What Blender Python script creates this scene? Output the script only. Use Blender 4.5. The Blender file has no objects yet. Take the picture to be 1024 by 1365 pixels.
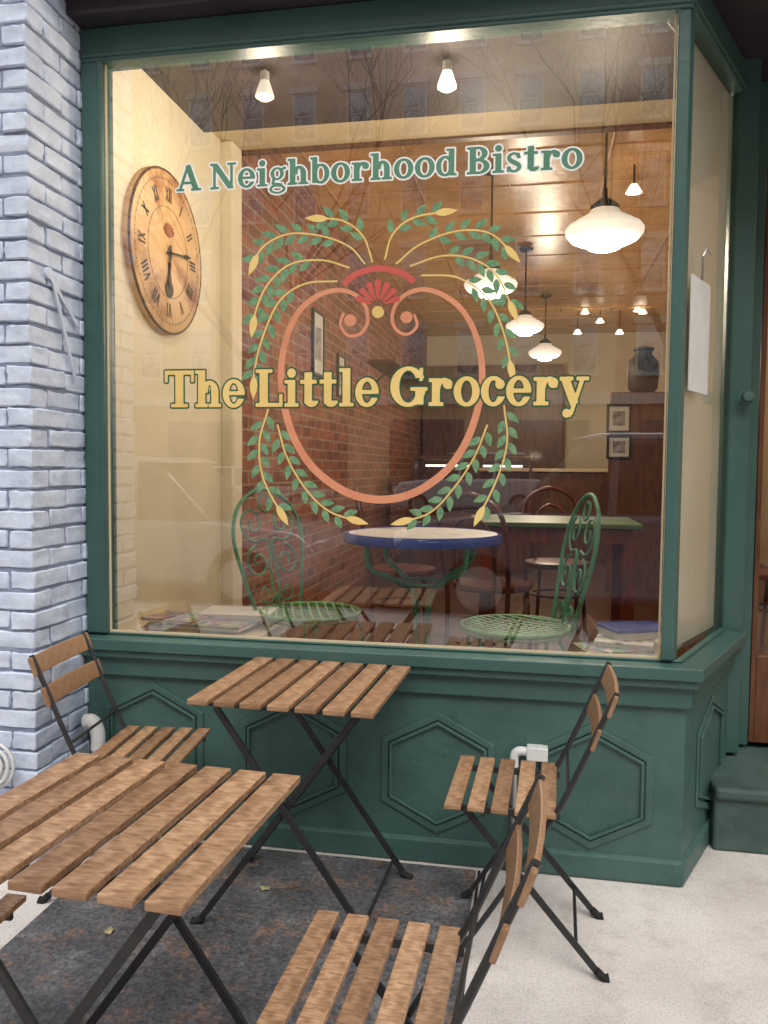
import bpy, bmesh, math, random
import numpy as np
from mathutils import Vector, Matrix
random.seed(7)
C=bpy.context.scene.collection
PI=math.pi
# ------------------------------------------------------------------ camera numbers
F,PITCH,YAW,ROLL,CH=1071.67,.0551,.184,.0086,1.374
YW,GX0,GX1,GZ0,GZ1=2.7505,-1.551,.4184,.746,2.816
def cam_axes():
    cy,sy=math.cos(YAW),math.sin(YAW); ct,st=math.cos(PITCH),math.sin(PITCH)
    f=Vector((-sy*ct,cy*ct,-st)); r=Vector((cy,sy,0)); u=r.cross(f)
    cr,sr=math.cos(ROLL),math.sin(ROLL)
    return r*cr+u*sr,-r*sr+u*cr,f
RR,UU,FF=cam_axes()
def W(px,py,y=YW):
    d=RR*(px-512)+UU*(682.5-py)+FF*F; t=y/d.y
    return d.x*t, CH+d.z*t
# ------------------------------------------------------------------ materials
def nt(name):
    m=bpy.data.materials.new(name); m.use_nodes=True
    n=m.node_tree.nodes; l=m.node_tree.links
    return m,n,l,n['Principled BSDF']
def lin(c): return tuple(((v/255)/12.92 if v/255<=.04045 else ((v/255+.055)/1.055)**2.4) for v in c)
def mat(name,c,rough=.5,metal=0,c2=None,scale=6,lo=.35,hi=.65,bump=0,bscale=60,detail=6,spec=None,stretch=(1,1,1)):
    m,n,l,b=nt(name)
    b.inputs['Roughness'].default_value=rough; b.inputs['Metallic'].default_value=metal
    if spec is not None: b.inputs['Specular IOR Level'].default_value=spec
    tc=n.new('ShaderNodeTexCoord'); mp=n.new('ShaderNodeMapping'); mp.inputs['Scale'].default_value=stretch
    l.new(tc.outputs['Object'],mp.inputs[0])
    no=n.new('ShaderNodeTexNoise'); no.inputs['Scale'].default_value=scale; no.inputs['Detail'].default_value=detail; no.inputs['Roughness'].default_value=.65
    l.new(mp.outputs[0],no.inputs['Vector'])
    r=n.new('ShaderNodeValToRGB'); l.new(no.outputs[0],r.inputs[0])
    c2=c2 or tuple(v*.8 for v in c)
    r.color_ramp.elements[0].position=lo; r.color_ramp.elements[1].position=hi
    r.color_ramp.elements[0].color=(*c2,1); r.color_ramp.elements[1].color=(*c,1)
    l.new(r.outputs[0],b.inputs['Base Color'])
    if bump:
        n2=n.new('ShaderNodeTexNoise'); n2.inputs['Scale'].default_value=bscale; n2.inputs['Detail'].default_value=5
        l.new(mp.outputs[0],n2.inputs['Vector'])
        bp=n.new('ShaderNodeBump'); bp.inputs['Strength'].default_value=bump; bp.inputs['Distance'].default_value=.004
        l.new(n2.outputs[0],bp.inputs['Height']); l.new(bp.outputs[0],b.inputs['Normal'])
    return m
M={}
M['green']=mat('green_paint',lin((62,94,88)),.4,c2=lin((54,84,79)),scale=3,bump=.35,bscale=30)
M['greenworn']=mat('worn_green_paint',lin((64,95,89)),.48,c2=lin((52,81,76)),scale=5,bump=.7,bscale=40,lo=.3,hi=.6)
M['dark']=mat('cornice_paint',lin((58,50,58)),.5,bump=.3,c2=lin((44,38,44)))
M['black']=mat('black_metal',(.014,.014,.015),.38,c2=(.024,.024,.024),scale=30,bump=.1,bscale=200)
M['rubber']=mat('rubber',(.01,.01,.01),.8)
M['cream']=mat('cream_paint',lin((234,225,200)),.6,c2=lin((222,212,186)),scale=2,bump=.15,bscale=30)
M['sidereflect']=mat('cream_reflection',lin((240,234,214)),.6,c2=lin((228,221,198)),scale=2)  # cream that mimics the entry wall reflected in the side pane
M['creamdk']=mat('tan_paint',lin((214,196,162)),.6,c2=lin((198,180,146)),scale=2)
M['ceil']=mat('ceiling_tin',lin((226,178,122)),.3,c2=lin((200,150,96)),scale=7,bump=.5,bscale=16)
M['floor']=mat('dark_floorboards',lin((96,64,44)),.3,c2=lin((58,38,26)),scale=3,stretch=(12,1,1))
M['brown']=mat('brown_wood',lin((114,70,46)),.4,c2=lin((72,42,28)),scale=5,stretch=(6,1,1))
M['redwood']=mat('red_brown_wood',lin((130,58,38)),.35,c2=lin((88,36,24)),scale=8,stretch=(4,4,1))
M['bentwood']=mat('bentwood',lin((104,52,32)),.3,c2=lin((70,32,20)),scale=12)
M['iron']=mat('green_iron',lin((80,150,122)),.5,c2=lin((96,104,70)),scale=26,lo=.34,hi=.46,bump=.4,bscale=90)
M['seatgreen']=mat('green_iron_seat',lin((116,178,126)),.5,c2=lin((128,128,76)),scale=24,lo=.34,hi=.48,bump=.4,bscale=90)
M['blue']=mat('blue_enamel',lin((44,78,184)),.22,c2=lin((28,50,132)),scale=18,bump=.2)
M['bluetop']=mat('weathered_enamel_top',lin((246,248,250)),.3,c2=lin((130,156,190)),scale=9,lo=.32,hi=.44)
M['white']=mat('white_plastic',(.7,.7,.68),.4,c2=(.58,.58,.56))
M['paper']=mat('paper',(.66,.66,.63),.7,c2=(.58,.58,.56))
M['conc']=mat('step_paint',lin((74,96,90)),.6,c2=lin((54,74,70)),bump=.6)
M['steel']=mat('steel',(.5,.5,.5),.3,1)
M['yellow']=mat('yellow_lettering',lin((234,204,132)),.5,c2=lin((226,192,116)),spec=.2)
M['letgreen']=mat('green_lettering',lin((96,140,116)),.5,c2=lin((86,128,104)),spec=.2)
M['outgreen']=mat('dark_green_outline',lin((54,94,68)),.5,spec=.2)
M['letwhite']=mat('white_outline',(.88,.9,.88),.5,c2=(.85,.87,.85),spec=.2)
M['leafg']=mat('painted_leaf',lin((128,162,122)),.5,c2=lin((90,128,94)),scale=40,spec=.2)
M['stalk']=mat('painted_stalk',lin((226,196,126)),.5,spec=.2,c2=lin((214,182,110)))
M['terra']=mat('painted_peach',lin((220,152,118)),.5,c2=lin((204,134,102)),spec=.2)
M['redp']=mat('painted_coral',lin((204,98,88)),.5,c2=lin((188,84,76)),spec=.2)
M['ring']=mat('dark_print',(.03,.025,.02),.6)
M['glowdark']=mat('lamp_metal',(.05,.04,.03),.4,.6)
def emis(name,c,s,grad=None):
    m,n,l,b=nt(name); b.inputs['Base Color'].default_value=(.8,.75,.65,1); b.inputs['Emission Color'].default_value=(*c,1); b.inputs['Emission Strength'].default_value=s; b.inputs['Roughness'].default_value=.3
    if grad:
        tc=n.new('ShaderNodeTexCoord'); sp=n.new('ShaderNodeSeparateXYZ'); mr=n.new('ShaderNodeMapRange'); l.new(tc.outputs['Object'],sp.inputs[0]); l.new(sp.outputs[2],mr.inputs[0])
        mr.inputs[1].default_value=-.05; mr.inputs[2].default_value=.075; mr.inputs[3].default_value=s; mr.inputs[4].default_value=grad; l.new(mr.outputs[0],b.inputs['Emission Strength'])
    return m
M['opal']=emis('lit_opal_glass',(1,.90,.74),1.15,.38)
M['bulb']=emis('lit_bulb',(1,.86,.66),3.5)
M['dimbulb']=emis('dim_bulb',(1,.88,.7),.7)
M['tube']=emis('lit_case_lamp',(1,.92,.8),3)
def glassmat(name,k,base):
    m,n,l,b=nt(name)
    b.inputs['Base Color'].default_value=(1,1,1,1); b.inputs['Metallic'].default_value=1; b.inputs['Roughness'].default_value=0
    fr=n.new('ShaderNodeFresnel'); fr.inputs[0].default_value=1.55
    ma=n.new('ShaderNodeMath'); ma.operation='MULTIPLY_ADD'; ma.inputs[1].default_value=k; ma.inputs[2].default_value=base; ma.use_clamp=True
    tc=n.new('ShaderNodeTexCoord'); no=n.new('ShaderNodeTexNoise'); no.inputs['Scale'].default_value=1.3; no.inputs['Detail'].default_value=1
    l.new(tc.outputs['Object'],no.inputs['Vector'])
    bp=n.new('ShaderNodeBump'); bp.inputs['Strength'].default_value=.25; bp.inputs['Distance'].default_value=.004; l.new(no.outputs[0],bp.inputs['Height']); l.new(bp.outputs[0],b.inputs['Normal'])
    l.new(fr.outputs[0],ma.inputs[0]); l.new(ma.outputs[0],b.inputs['Alpha'])
    try: m.blend_method='BLEND'
    except Exception: pass
    return m
M['glass']=glassmat('shop_glass',2.4,.075)
M['sglass']=glassmat('side_glass',.9,.0)
M['dglass']=mat('dark_glass',(.02,.025,.03),.05,spec=1.0)
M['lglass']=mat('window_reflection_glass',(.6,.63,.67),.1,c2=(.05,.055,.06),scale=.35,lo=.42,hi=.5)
def woodmat():
    m,n,l,b=nt('acacia_slats')
    uv=n.new('ShaderNodeUVMap'); mp=n.new('ShaderNodeMapping'); mp.inputs['Scale'].default_value=(1.1,30,1); l.new(uv.outputs[0],mp.inputs[0])
    no=n.new('ShaderNodeTexNoise'); no.inputs['Scale'].default_value=1.6; no.inputs['Detail'].default_value=1.6; no.inputs['Roughness'].default_value=.5; no.inputs['Distortion'].default_value=.25; l.new(mp.outputs[0],no.inputs['Vector'])
    r=n.new('ShaderNodeValToRGB'); e=r.color_ramp.elements; e[0].position=.26;e[1].position=.74
    e[0].color=(*lin((140,104,76)),1); e[1].color=(*lin((210,175,140)),1)
    k=r.color_ramp.elements.new(.5); k.color=(*lin((186,149,115)),1)
    l.new(no.outputs[0],r.inputs[0])
    at=n.new('ShaderNodeAttribute'); at.attribute_name='tint'
    sp=n.new('ShaderNodeSeparateColor'); l.new(at.outputs['Color'],sp.inputs[0])
    r2=n.new('ShaderNodeValToRGB'); r2.color_ramp.elements[0].position=.5; r2.color_ramp.elements[1].position=1.0
    r2.color_ramp.elements[0].color=(.30,.22,.17,1); r2.color_ramp.elements[1].color=(1.0,.98,.95,1); l.new(sp.outputs[0],r2.inputs[0])
    mx=n.new('ShaderNodeMix'); mx.data_type='RGBA'; mx.blend_type='MULTIPLY'; mx.inputs[0].default_value=1
    l.new(r.outputs[0],mx.inputs[6]); l.new(r2.outputs[0],mx.inputs[7])
    mp3=n.new('ShaderNodeMapping'); mp3.inputs['Scale'].default_value=(1.6,9,1); l.new(uv.outputs[0],mp3.inputs[0])
    n3=n.new('ShaderNodeTexNoise'); n3.inputs['Scale'].default_value=1.2; n3.inputs['Detail'].default_value=0; l.new(mp3.outputs[0],n3.inputs['Vector'])
    r3=n.new('ShaderNodeValToRGB'); r3.color_ramp.elements[0].position=.35; r3.color_ramp.elements[1].position=.6; r3.color_ramp.elements[0].color=(.70,.64,.58,1); r3.color_ramp.elements[1].color=(1.02,1.02,1.02,1)
    l.new(n3.outputs[0],r3.inputs[0])
    m2=n.new('ShaderNodeMix'); m2.data_type='RGBA'; m2.blend_type='MULTIPLY'; m2.inputs[0].default_value=.8; l.new(mx.outputs[2],m2.inputs[6]); l.new(r3.outputs[0],m2.inputs[7])
    l.new(m2.outputs[2],b.inputs['Base Color'])
    b.inputs['Roughness'].default_value=.45
    return m
M['wood']=woodmat()
def brickmat(name,c1,c2,mortar,sc,plane='yz',bump=.6):
    m,n,l,b=nt(name)
    tc=n.new('ShaderNodeTexCoord'); sp=n.new('ShaderNodeSeparateXYZ'); cb=n.new('ShaderNodeCombineXYZ'); l.new(tc.outputs['Object'],sp.inputs[0])
    l.new(sp.outputs['Y' if plane=='yz' else 'X'],cb.inputs[0]); l.new(sp.outputs['Z'],cb.inputs[1])
    br=n.new('ShaderNodeTexBrick'); l.new(cb.outputs[0],br.inputs['Vector'])
    br.inputs['Scale'].default_value=sc; br.inputs['Color1'].default_value=(*c1,1); br.inputs['Color2'].default_value=(*c2,1); br.inputs['Mortar'].default_value=(*mortar,1)
    br.inputs['Brick Width'].default_value=.21*1; br.inputs['Row Height'].default_value=.075; br.inputs['Mortar Size'].default_value=.008; br.inputs['Bias'].default_value=-.1
    no=n.new('ShaderNodeTexNoise'); no.inputs['Scale'].default_value=14; no.inputs['Detail'].default_value=6; l.new(tc.outputs['Object'],no.inputs['Vector'])
    mx=n.new('ShaderNodeMix'); mx.data_type='RGBA'; mx.blend_type='OVERLAY'; mx.inputs[0].default_value=.6; l.new(br.outputs[0],mx.inputs[6]); l.new(no.outputs[0],mx.inputs[7]); l.new(mx.outputs[2],b.inputs['Base Color'])
    bp=n.new('ShaderNodeBump'); bp.invert=True; bp.inputs['Strength'].default_value=bump; bp.inputs['Distance'].default_value=.01; l.new(br.outputs['Fac'],bp.inputs['Height']); l.new(bp.outputs[0],b.inputs['Normal'])
    b.inputs['Roughness'].default_value=.8
    return m
M['rbrick']=brickmat('old_red_brick',lin((156,94,70)),lin((108,62,48)),lin((156,128,106)),1,bump=1)
M['facade']=mat('facade_tan_brick',lin((232,204,162)),.8,c2=lin((212,182,140)),scale=.6)
M['facade2']=mat('facade_brown_brick',lin((200,154,120)),.8,c2=lin((178,134,104)),scale=.6)
M['stone']=mat('pale_stone',lin((238,230,212)),.8,c2=lin((220,210,190)))
M['pbrick']=mat('painted_brick',lin((206,216,232)),.55,c2=lin((176,187,207)),scale=9,lo=.3,hi=.6,bump=1,bscale=30)
M['pbrickflat']=brickmat('painted_brick_wall',lin((206,215,230)),lin((190,200,216)),lin((134,144,164)),1,'xz')
M['mortar']=mat('painted_mortar',lin((140,150,172)),.8,bump=.6,c2=lin((118,128,150)))
def pavemat():
    m,n,l,b=nt('pale_concrete')
    tc=n.new('ShaderNodeTexCoord')
    n1=n.new('ShaderNodeTexNoise'); n1.inputs['Scale'].default_value=2.2; n1.inputs['Detail'].default_value=8; l.new(tc.outputs['Object'],n1.inputs['Vector'])
    r1=n.new('ShaderNodeValToRGB'); r1.color_ramp.elements[0].position=.3; r1.color_ramp.elements[1].position=.7
    r1.color_ramp.elements[0].color=(*lin((194,186,180)),1); r1.color_ramp.elements[1].color=(*lin((222,215,208)),1); l.new(n1.outputs[0],r1.inputs[0])
    n2=n.new('ShaderNodeTexNoise'); n2.inputs['Scale'].default_value=160; n2.inputs['Detail'].default_value=3; l.new(tc.outputs['Object'],n2.inputs['Vector'])
    r2=n.new('ShaderNodeValToRGB'); r2.color_ramp.elements[0].position=.34; r2.color_ramp.elements[1].position=.5; r2.color_ramp.elements[0].color=(.6,.58,.56,1); l.new(n2.outputs[0],r2.inputs[0])
    mx=n.new('ShaderNodeMix'); mx.data_type='RGBA'; mx.blend_type='MULTIPLY'; mx.inputs[0].default_value=.6; l.new(r1.outputs[0],mx.inputs[6]); l.new(r2.outputs[0],mx.inputs[7])
    n4=n.new('ShaderNodeTexNoise'); n4.inputs['Scale'].default_value=7; n4.inputs['Detail'].default_value=10; n4.inputs['Roughness'].default_value=.8; l.new(tc.outputs['Object'],n4.inputs['Vector'])
    r3=n.new('ShaderNodeValToRGB'); r3.color_ramp.elements[0].position=.32; r3.color_ramp.elements[1].position=.5; r3.color_ramp.elements[0].color=(.6,.57,.54,1); l.new(n4.outputs[0],r3.inputs[0])
    m2=n.new('ShaderNodeMix'); m2.data_type='RGBA'; m2.blend_type='MULTIPLY'; m2.inputs[0].default_value=.6; l.new(mx.outputs[2],m2.inputs[6]); l.new(r3.outputs[0],m2.inputs[7])
    l.new(m2.outputs[2],b.inputs['Base Color']); b.inputs['Roughness'].default_value=.85
    bp=n.new('ShaderNodeBump'); bp.inputs['Strength'].default_value=.3; bp.inputs['Distance'].default_value=.003; l.new(n2.outputs[0],bp.inputs['Height']); l.new(bp.outputs[0],b.inputs['Normal'])
    return m
M['pave']=pavemat()
def slabmat():
    m,n,l,b=nt('dark_slate_slab')
    tc=n.new('ShaderNodeTexCoord')
    n1=n.new('ShaderNodeTexNoise'); n1.inputs['Scale'].default_value=5; n1.inputs['Detail'].default_value=9; n1.inputs['Roughness'].default_value=.7; l.new(tc.outputs['Object'],n1.inputs['Vector'])
    r=n.new('ShaderNodeValToRGB'); e=r.color_ramp.elements; e[0].position=.3; e[1].position=.75; e[0].color=(*lin((72,72,74)),1); e[1].color=(*lin((144,142,142)),1)
    k=e.new(.54); k.color=(*lin((98,97,99)),1); l.new(n1.outputs[0],r.inputs[0])
    n2=n.new('ShaderNodeTexNoise'); n2.inputs['Scale'].default_value=7; n2.inputs['Detail'].default_value=12; n2.inputs['Roughness'].default_value=.85; l.new(tc.outputs['Object'],n2.inputs['Vector'])
    r2=n.new('ShaderNodeValToRGB'); r2.color_ramp.elements[0].position=.52; r2.color_ramp.elements[1].position=.60; r2.color_ramp.elements[1].color=(.85,.85,.85,1); l.new(n2.outputs[0],r2.inputs[0])
    mx=n.new('ShaderNodeMix'); mx.data_type='RGBA'; l.new(r2.outputs[0],mx.inputs[0]); l.new(r.outputs[0],mx.inputs[6]); mx.inputs[7].default_value=(*lin((138,110,92)),1)
    n3=n.new('ShaderNodeTexNoise'); n3.inputs['Scale'].default_value=90; n3.inputs['Detail'].default_value=4; l.new(tc.outputs['Object'],n3.inputs['Vector'])
    r3=n.new('ShaderNodeValToRGB'); r3.color_ramp.elements[0].position=.35; r3.color_ramp.elements[1].position=.65; r3.color_ramp.elements[0].color=(.35,.35,.35,1); r3.color_ramp.elements[1].color=(1.3,1.3,1.3,1); l.new(n3.outputs[0],r3.inputs[0])
    m2=n.new('ShaderNodeMix'); m2.data_type='RGBA'; m2.blend_type='MULTIPLY'; m2.inputs[0].default_value=.75; l.new(mx.outputs[2],m2.inputs[6]); l.new(r3.outputs[0],m2.inputs[7])
    l.new(m2.outputs[2],b.inputs['Base Color']); b.inputs['Roughness'].default_value=.55
    bp=n.new('ShaderNodeBump'); bp.inputs['Strength'].default_value=1; bp.inputs['Distance'].default_value=.006; l.new(n3.outputs[0],bp.inputs['Height']); l.new(bp.outputs[0],b.inputs['Normal'])
    return m
M['slab']=slabmat()
M['asph']=mat('asphalt',(.07,.07,.072),.85,c2=(.05,.05,.052),scale=30,bump=.5)
M['kerb']=mat('granite_kerb',(.32,.31,.3),.8,bump=.4)
M['bark']=mat('bark',(.09,.075,.06),.9,bump=.6)
def magmat(name,seed,thr=.6,sc=22):
    m,n,l,b=nt(name); tc=n.new('ShaderNodeTexCoord'); mp=n.new('ShaderNodeMapping'); mp.inputs['Location'].default_value=(seed,seed*.7,0); l.new(tc.outputs['Object'],mp.inputs[0])
    v=n.new('ShaderNodeTexVoronoi'); v.inputs['Scale'].default_value=sc; v.distance='CHEBYCHEV'; l.new(mp.outputs[0],v.inputs['Vector'])
    h=n.new('ShaderNodeHueSaturation'); h.inputs['Saturation'].default_value=.75; h.inputs['Value'].default_value=.45; l.new(v.outputs['Color'],h.inputs['Color'])
    n5=n.new('ShaderNodeTexNoise'); n5.inputs['Scale'].default_value=50; l.new(mp.outputs[0],n5.inputs['Vector'])
    m5=n.new('ShaderNodeMix'); m5.data_type='RGBA'; m5.blend_type='OVERLAY'; m5.inputs[0].default_value=.9; l.new(h.outputs[0],m5.inputs[6]); l.new(n5.outputs[0],m5.inputs[7])
    no=n.new('ShaderNodeTexNoise'); no.inputs['Scale'].default_value=14; l.new(mp.outputs[0],no.inputs['Vector'])
    r=n.new('ShaderNodeValToRGB'); r.color_ramp.elements[0].position=thr-.01; r.color_ramp.elements[1].position=thr; l.new(no.outputs[0],r.inputs[0])
    mx=n.new('ShaderNodeMix'); mx.data_type='RGBA'; l.new(r.outputs[0],mx.inputs[0]); l.new(m5.outputs[2],mx.inputs[6]); mx.inputs[7].default_value=(.75,.74,.7,1)
    l.new(mx.outputs[2],b.inputs['Base Color']); b.inputs['Roughness'].default_value=.5
    return m
# ------------------------------------------------------------------ mesh builder
class MB:
    def __init__(s): s.v=[];s.f=[];s.uv=[];s.t=[]
    def add(s,vs,fs,uv=None,t=1.0):
        o=len(s.v); s.v+= [tuple(v) for v in vs]
        for i,f in enumerate(fs):
            s.f.append([o+k for k in f]); s.uv.append(uv[i] if uv else [(0,0)]*len(f)); s.t.append(t)
    def beam(s,a,b,w,h,up=(0,0,1),t=1.0):
        a=Vector(a);b=Vector(b);d=(b-a);L=d.length;d=d/L;up=Vector(up)
        side=d.cross(up)
        if side.length<1e-5: side=d.cross(Vector((0,1,0)))
        side.normalize(); u=side.cross(d).normalized()
        vs=[]
        for p in (a,b):
            for i,j in ((-1,-1),(1,-1),(1,1),(-1,1)): vs.append(p+side*(i*w/2)+u*(j*h/2))
        fs=[(3,2,1,0),(4,5,6,7),(0,1,5,4),(1,2,6,5),(2,3,7,6),(3,0,4,7)]
        ru,rv=random.random()*9,random.random()*9
        def q(f):
            o=[]
            for k in f:
                uu=(L if k>3 else 0); vv={0:0,1:w,2:w+h,3:-h}[k%4]
                if f==(2,3,7,6): vv=w+h if k%4==2 else 2*w+h
                o.append((ru+uu,rv+vv))
            return o
        s.add(vs,fs,[q(f) for f in fs],t)
    def box(s,x0,x1,y0,y1,z0,z1,t=1.0):
        vs=[(x,y,z) for z in (z0,z1) for x,y in ((x0,y0),(x1,y0),(x1,y1),(x0,y1))]
        s.add(vs,[(3,2,1,0),(4,5,6,7),(0,1,5,4),(1,2,6,5),(2,3,7,6),(3,0,4,7)],t=t)
    def prism(s,pts,z0,z1,t=1.0):
        n=len(pts); vs=[(x,y,z0) for x,y in pts]+[(x,y,z1) for x,y in pts]
        s.add(vs,[tuple(range(n-1,-1,-1)),tuple(range(n,2*n))]+[(i,(i+1)%n,n+(i+1)%n,n+i) for i in range(n)],t=t)
    def extr(s,pts,o,ux,uy,un,d):
        o=Vector(o);ux=Vector(ux);uy=Vector(uy);un=Vector(un)
        n=len(pts); vs=[o+ux*x+uy*y for x,y in pts]+[o+ux*x+uy*y+un*d for x,y in pts]
        s.add(vs,[tuple(range(n-1,-1,-1)),tuple(range(n,2*n))]+[(i,(i+1)%n,n+(i+1)%n,n+i) for i in range(n)])
    def tube(s,pts,r,n=8,closed=False):
        P=[Vector(p) for p in pts]; m=len(P); vs=[];prev=None
        for i in range(m):
            a=P[(i-1)%m] if (closed or i>0) else P[i]; b=P[(i+1)%m] if (closed or i<m-1) else P[i]
            d=(b-a).normalized()
            if prev is None:
                x=d.cross(Vector((0,0,1)))
                if x.length<1e-3: x=d.cross(Vector((0,1,0)))
            else: x=prev-d*prev.dot(d)
            x.normalize(); prev=x; y=d.cross(x)
            rr=r[i] if isinstance(r,(list,tuple)) else r
            for k in range(n):
                an=2*PI*k/n; vs.append(P[i]+x*(rr*math.cos(an))+y*(rr*math.sin(an)))
        fs=[]
        for i in range(m if closed else m-1):
            for k in range(n):
                a=i*n+k;b=i*n+(k+1)%n;j=(i+1)%m; fs.append((a,b,j*n+(k+1)%n,j*n+k))
        if not closed: fs+= [tuple(range(n-1,-1,-1)),tuple(range((m-1)*n,m*n))]
        s.add(vs,fs)
    def lathe(s,prof,n=32,c=(0,0,0),axis='z'):
        vs=[];c=Vector(c)
        for r,z in prof:
            for k in range(n):
                a=2*PI*k/n; x,y=r*math.cos(a),r*math.sin(a)
                vs.append(c+(Vector((x,y,z)) if axis=='z' else Vector((z,x,y)) if axis=='x' else Vector((x,z,-y))))
        fs=[]
        for i in range(len(prof)-1):
            for k in range(n): fs.append((i*n+k,i*n+(k+1)%n,(i+1)*n+(k+1)%n,(i+1)*n+k))
        if prof[0][0]>1e-4: fs.append(tuple(range(n-1,-1,-1)))
        if prof[-1][0]>1e-4: fs.append(tuple(range((len(prof)-1)*n,len(prof)*n)))
        s.add(vs,fs)
    def build(s,name,m,parent=None,bevel=0,seg=2,smooth=None,loc=None):
        me=bpy.data.meshes.new(name); me.from_pydata(s.v,[],s.f)
        uvl=me.uv_layers.new(name='UVMap'); col=me.color_attributes.new('tint','FLOAT_COLOR','CORNER')
        ua=[];ca=[]
        for f,u,t in zip(s.f,s.uv,s.t):
            for k in u: ua+=k; ca+=[t,t,t,1]
        uvl.data.foreach_set('uv',ua); col.data.foreach_set('color',ca)
        me.validate(); me.update()
        if smooth: 
            me.polygons.foreach_set('use_smooth',[True]*len(me.polygons)); me.set_sharp_from_angle(angle=math.radians(smooth))
        o=bpy.data.objects.new(name,me); C.objects.link(o); me.materials.append(m)
        if parent: o.parent=parent
        if loc: o.location=loc
        if bevel:
            b=o.modifiers.new('bevel','BEVEL'); b.width=bevel; b.segments=seg; b.limit_method='ANGLE'; b.angle_limit=math.radians(35)
        return o
def tag(o,label,cat,group=None):
    o['label']=label;o['category']=cat
    if group:o['group']=group
    return o
def thing(name,label,cat,loc=(0,0,0),rz=0,group=None):
    o=bpy.data.objects.new(name,None); C.objects.link(o); o.location=loc; o.rotation_euler=(0,0,rz); o.empty_display_size=.1
    return tag(o,label,cat,group)
def struct(o): o['kind']='structure'; return o
def dup(root,loc,rz,label,group=None):
    kids={}
    def walk(o):
        kids[o.name]=list(o.children)
        for c in o.children: walk(c)
    walk(root)
    def cp(o,p):
        c=o.copy(); C.objects.link(c); c.parent=p
        for ch in kids[o.name]: cp(ch,c)
        return c
    r=cp(root,None); r.location=loc; r.rotation_euler=(0,0,rz); r['label']=label
    if group: r['group']=group
    return r
def catmull(P,n=8,closed=False):
    P=[Vector(p) for p in P]; out=[]; m=len(P)
    for i in range(m if closed else m-1):
        p0=P[(i-1)%m] if closed or i>0 else P[i]*2-P[i+1]; p1=P[i]; p2=P[(i+1)%m]; p3=P[(i+2)%m] if closed or i<m-2 else P[-1]*2-P[-2]
        for k in range(n):
            t=k/n; out.append(.5*((2*p1)+(p2-p0)*t+(2*p0-5*p1+4*p2-p3)*t*t+(3*p1-p0-3*p2+p3)*t**3))
    if not closed: out.append(P[-1])
    return out
# ------------------------------------------------------------------ ground
b=MB(); b.box(-150,150,-1.9,60,-.3,0); struct(b.build('pavement',M['pave']))
b=MB(); b.box(-150,150,-2.06,-1.903,-.3,.002); struct(b.build('kerb',M['kerb'],bevel=.01))
b=MB(); b.box(-150,150,-22,-2.063,-.4,-.12); struct(b.build('road',M['asph']))
b=MB(); b.box(-150,150,-60,-22.003,-.3,0); struct(b.build('far_pavement',M['kerb']))
b=MB(); b.box(-1.46,-.17,.7,2.69,-.02,.006); struct(b.build('cellar_slab',M['slab'],bevel=.004))
b=MB(); b.box(-.163,-.155,.7,2.69,-.01,.004); struct(b.build('slab_joint',M['rubber']))
# ------------------------------------------------------------------ painted brick pillar
br=thing('brick_pillar','pale blue painted rough brick pillar at the left of the shop front','wall',(-1.632,2.40,0))
core=MB(); core.box(-1.25,-.008,.008,.9,0,4.2); core.build('mortar_core',M['mortar'],br)
bk=MB(); H=.068
for r in range(50):
    z=r*H+.006; off=(r%2)
    first=.18 if off else .09
    xs=[0,-first]
    while xs[-1]>-.75: xs.append(xs[-1]-.18)
    for i in range(len(xs)-1):
        j=random.uniform(-.004,.004)
        x1=xs[i]-(.004 if i else 0); x0=xs[i+1]+.004
        yb=.1 if (i==0 and off) else .2 if i==0 else .05
        dz=random.uniform(-.003,.003)
        bk.box(x0,x1+(random.uniform(-.004,.005) if i==0 else 0),j,yb-.004,z+dz,z+H-.010+dz)
    y=.1 if off else .2
    while y<.4:
        j=random.uniform(-.005,.006); y1=min(y+.2,.42)
        bk.box(-.06,j,y+.004,y1-.004,z+random.uniform(-.003,.003),z+H-.010); y+=.2
o=bk.build('brickwork',M['pbrick'],br,bevel=.004,seg=1,smooth=60)
s2=o.modifiers.new('sub','SUBSURF'); s2.subdivision_type='SIMPLE'; s2.levels=2; s2.render_levels=2
tx=bpy.data.textures.new('rough','CLOUDS'); tx.noise_scale=.022
d=o.modifiers.new('disp','DISPLACE'); d.texture=tx; d.strength=.013; d.mid_level=.5; d.texture_coords='LOCAL'
nb=thing('neighbour_building','pale painted brick building continuing to the left of the pillar','building',(-5.3,2.45,0))
b=MB(); b.box(-4,2.42,0,6,0,10); b.build('wall',M['pbrickflat'],nb)
# ------------------------------------------------------------------ shop front
SF=thing('corner_shop','green painted wooden shop front with hexagon panelled base and big lettered display window','shop',(0,YW,0))
DX,DY=.40,.9165; SL=.665; CX=.48
def fp(o,xl=-1.63,inner=.05):
    a=(xl,-o); bb=(CX+.654*o,-o); e=(CX+DX*SL+.9165*o, DY*SL-.4*o); e2=(CX+DX*SL-.9165*inner,DY*SL+.4*inner); c2=(CX-.654*inner,inner); a2=(xl,inner)
    return [a,bb,e,e2,c2,a2]
b=MB(); b.prism(fp(.03),0,.66); b.build('bulkhead',M['greenworn'],SF,bevel=.004)
b=MB(); b.prism(fp(.042),0,.09); b.build('skirting',M['greenworn'],SF,bevel=.012)
b=MB(); b.prism(fp(.09,inner=.02),.70,.742); b.prism(fp(.075,inner=.02),.672,.70); b.prism(fp(.05,inner=.02),.60,.672); b.prism(fp(.012,inner=.012),.742,.752)
b.build('sill',M['green'],SF,bevel=.006,seg=3)
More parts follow.
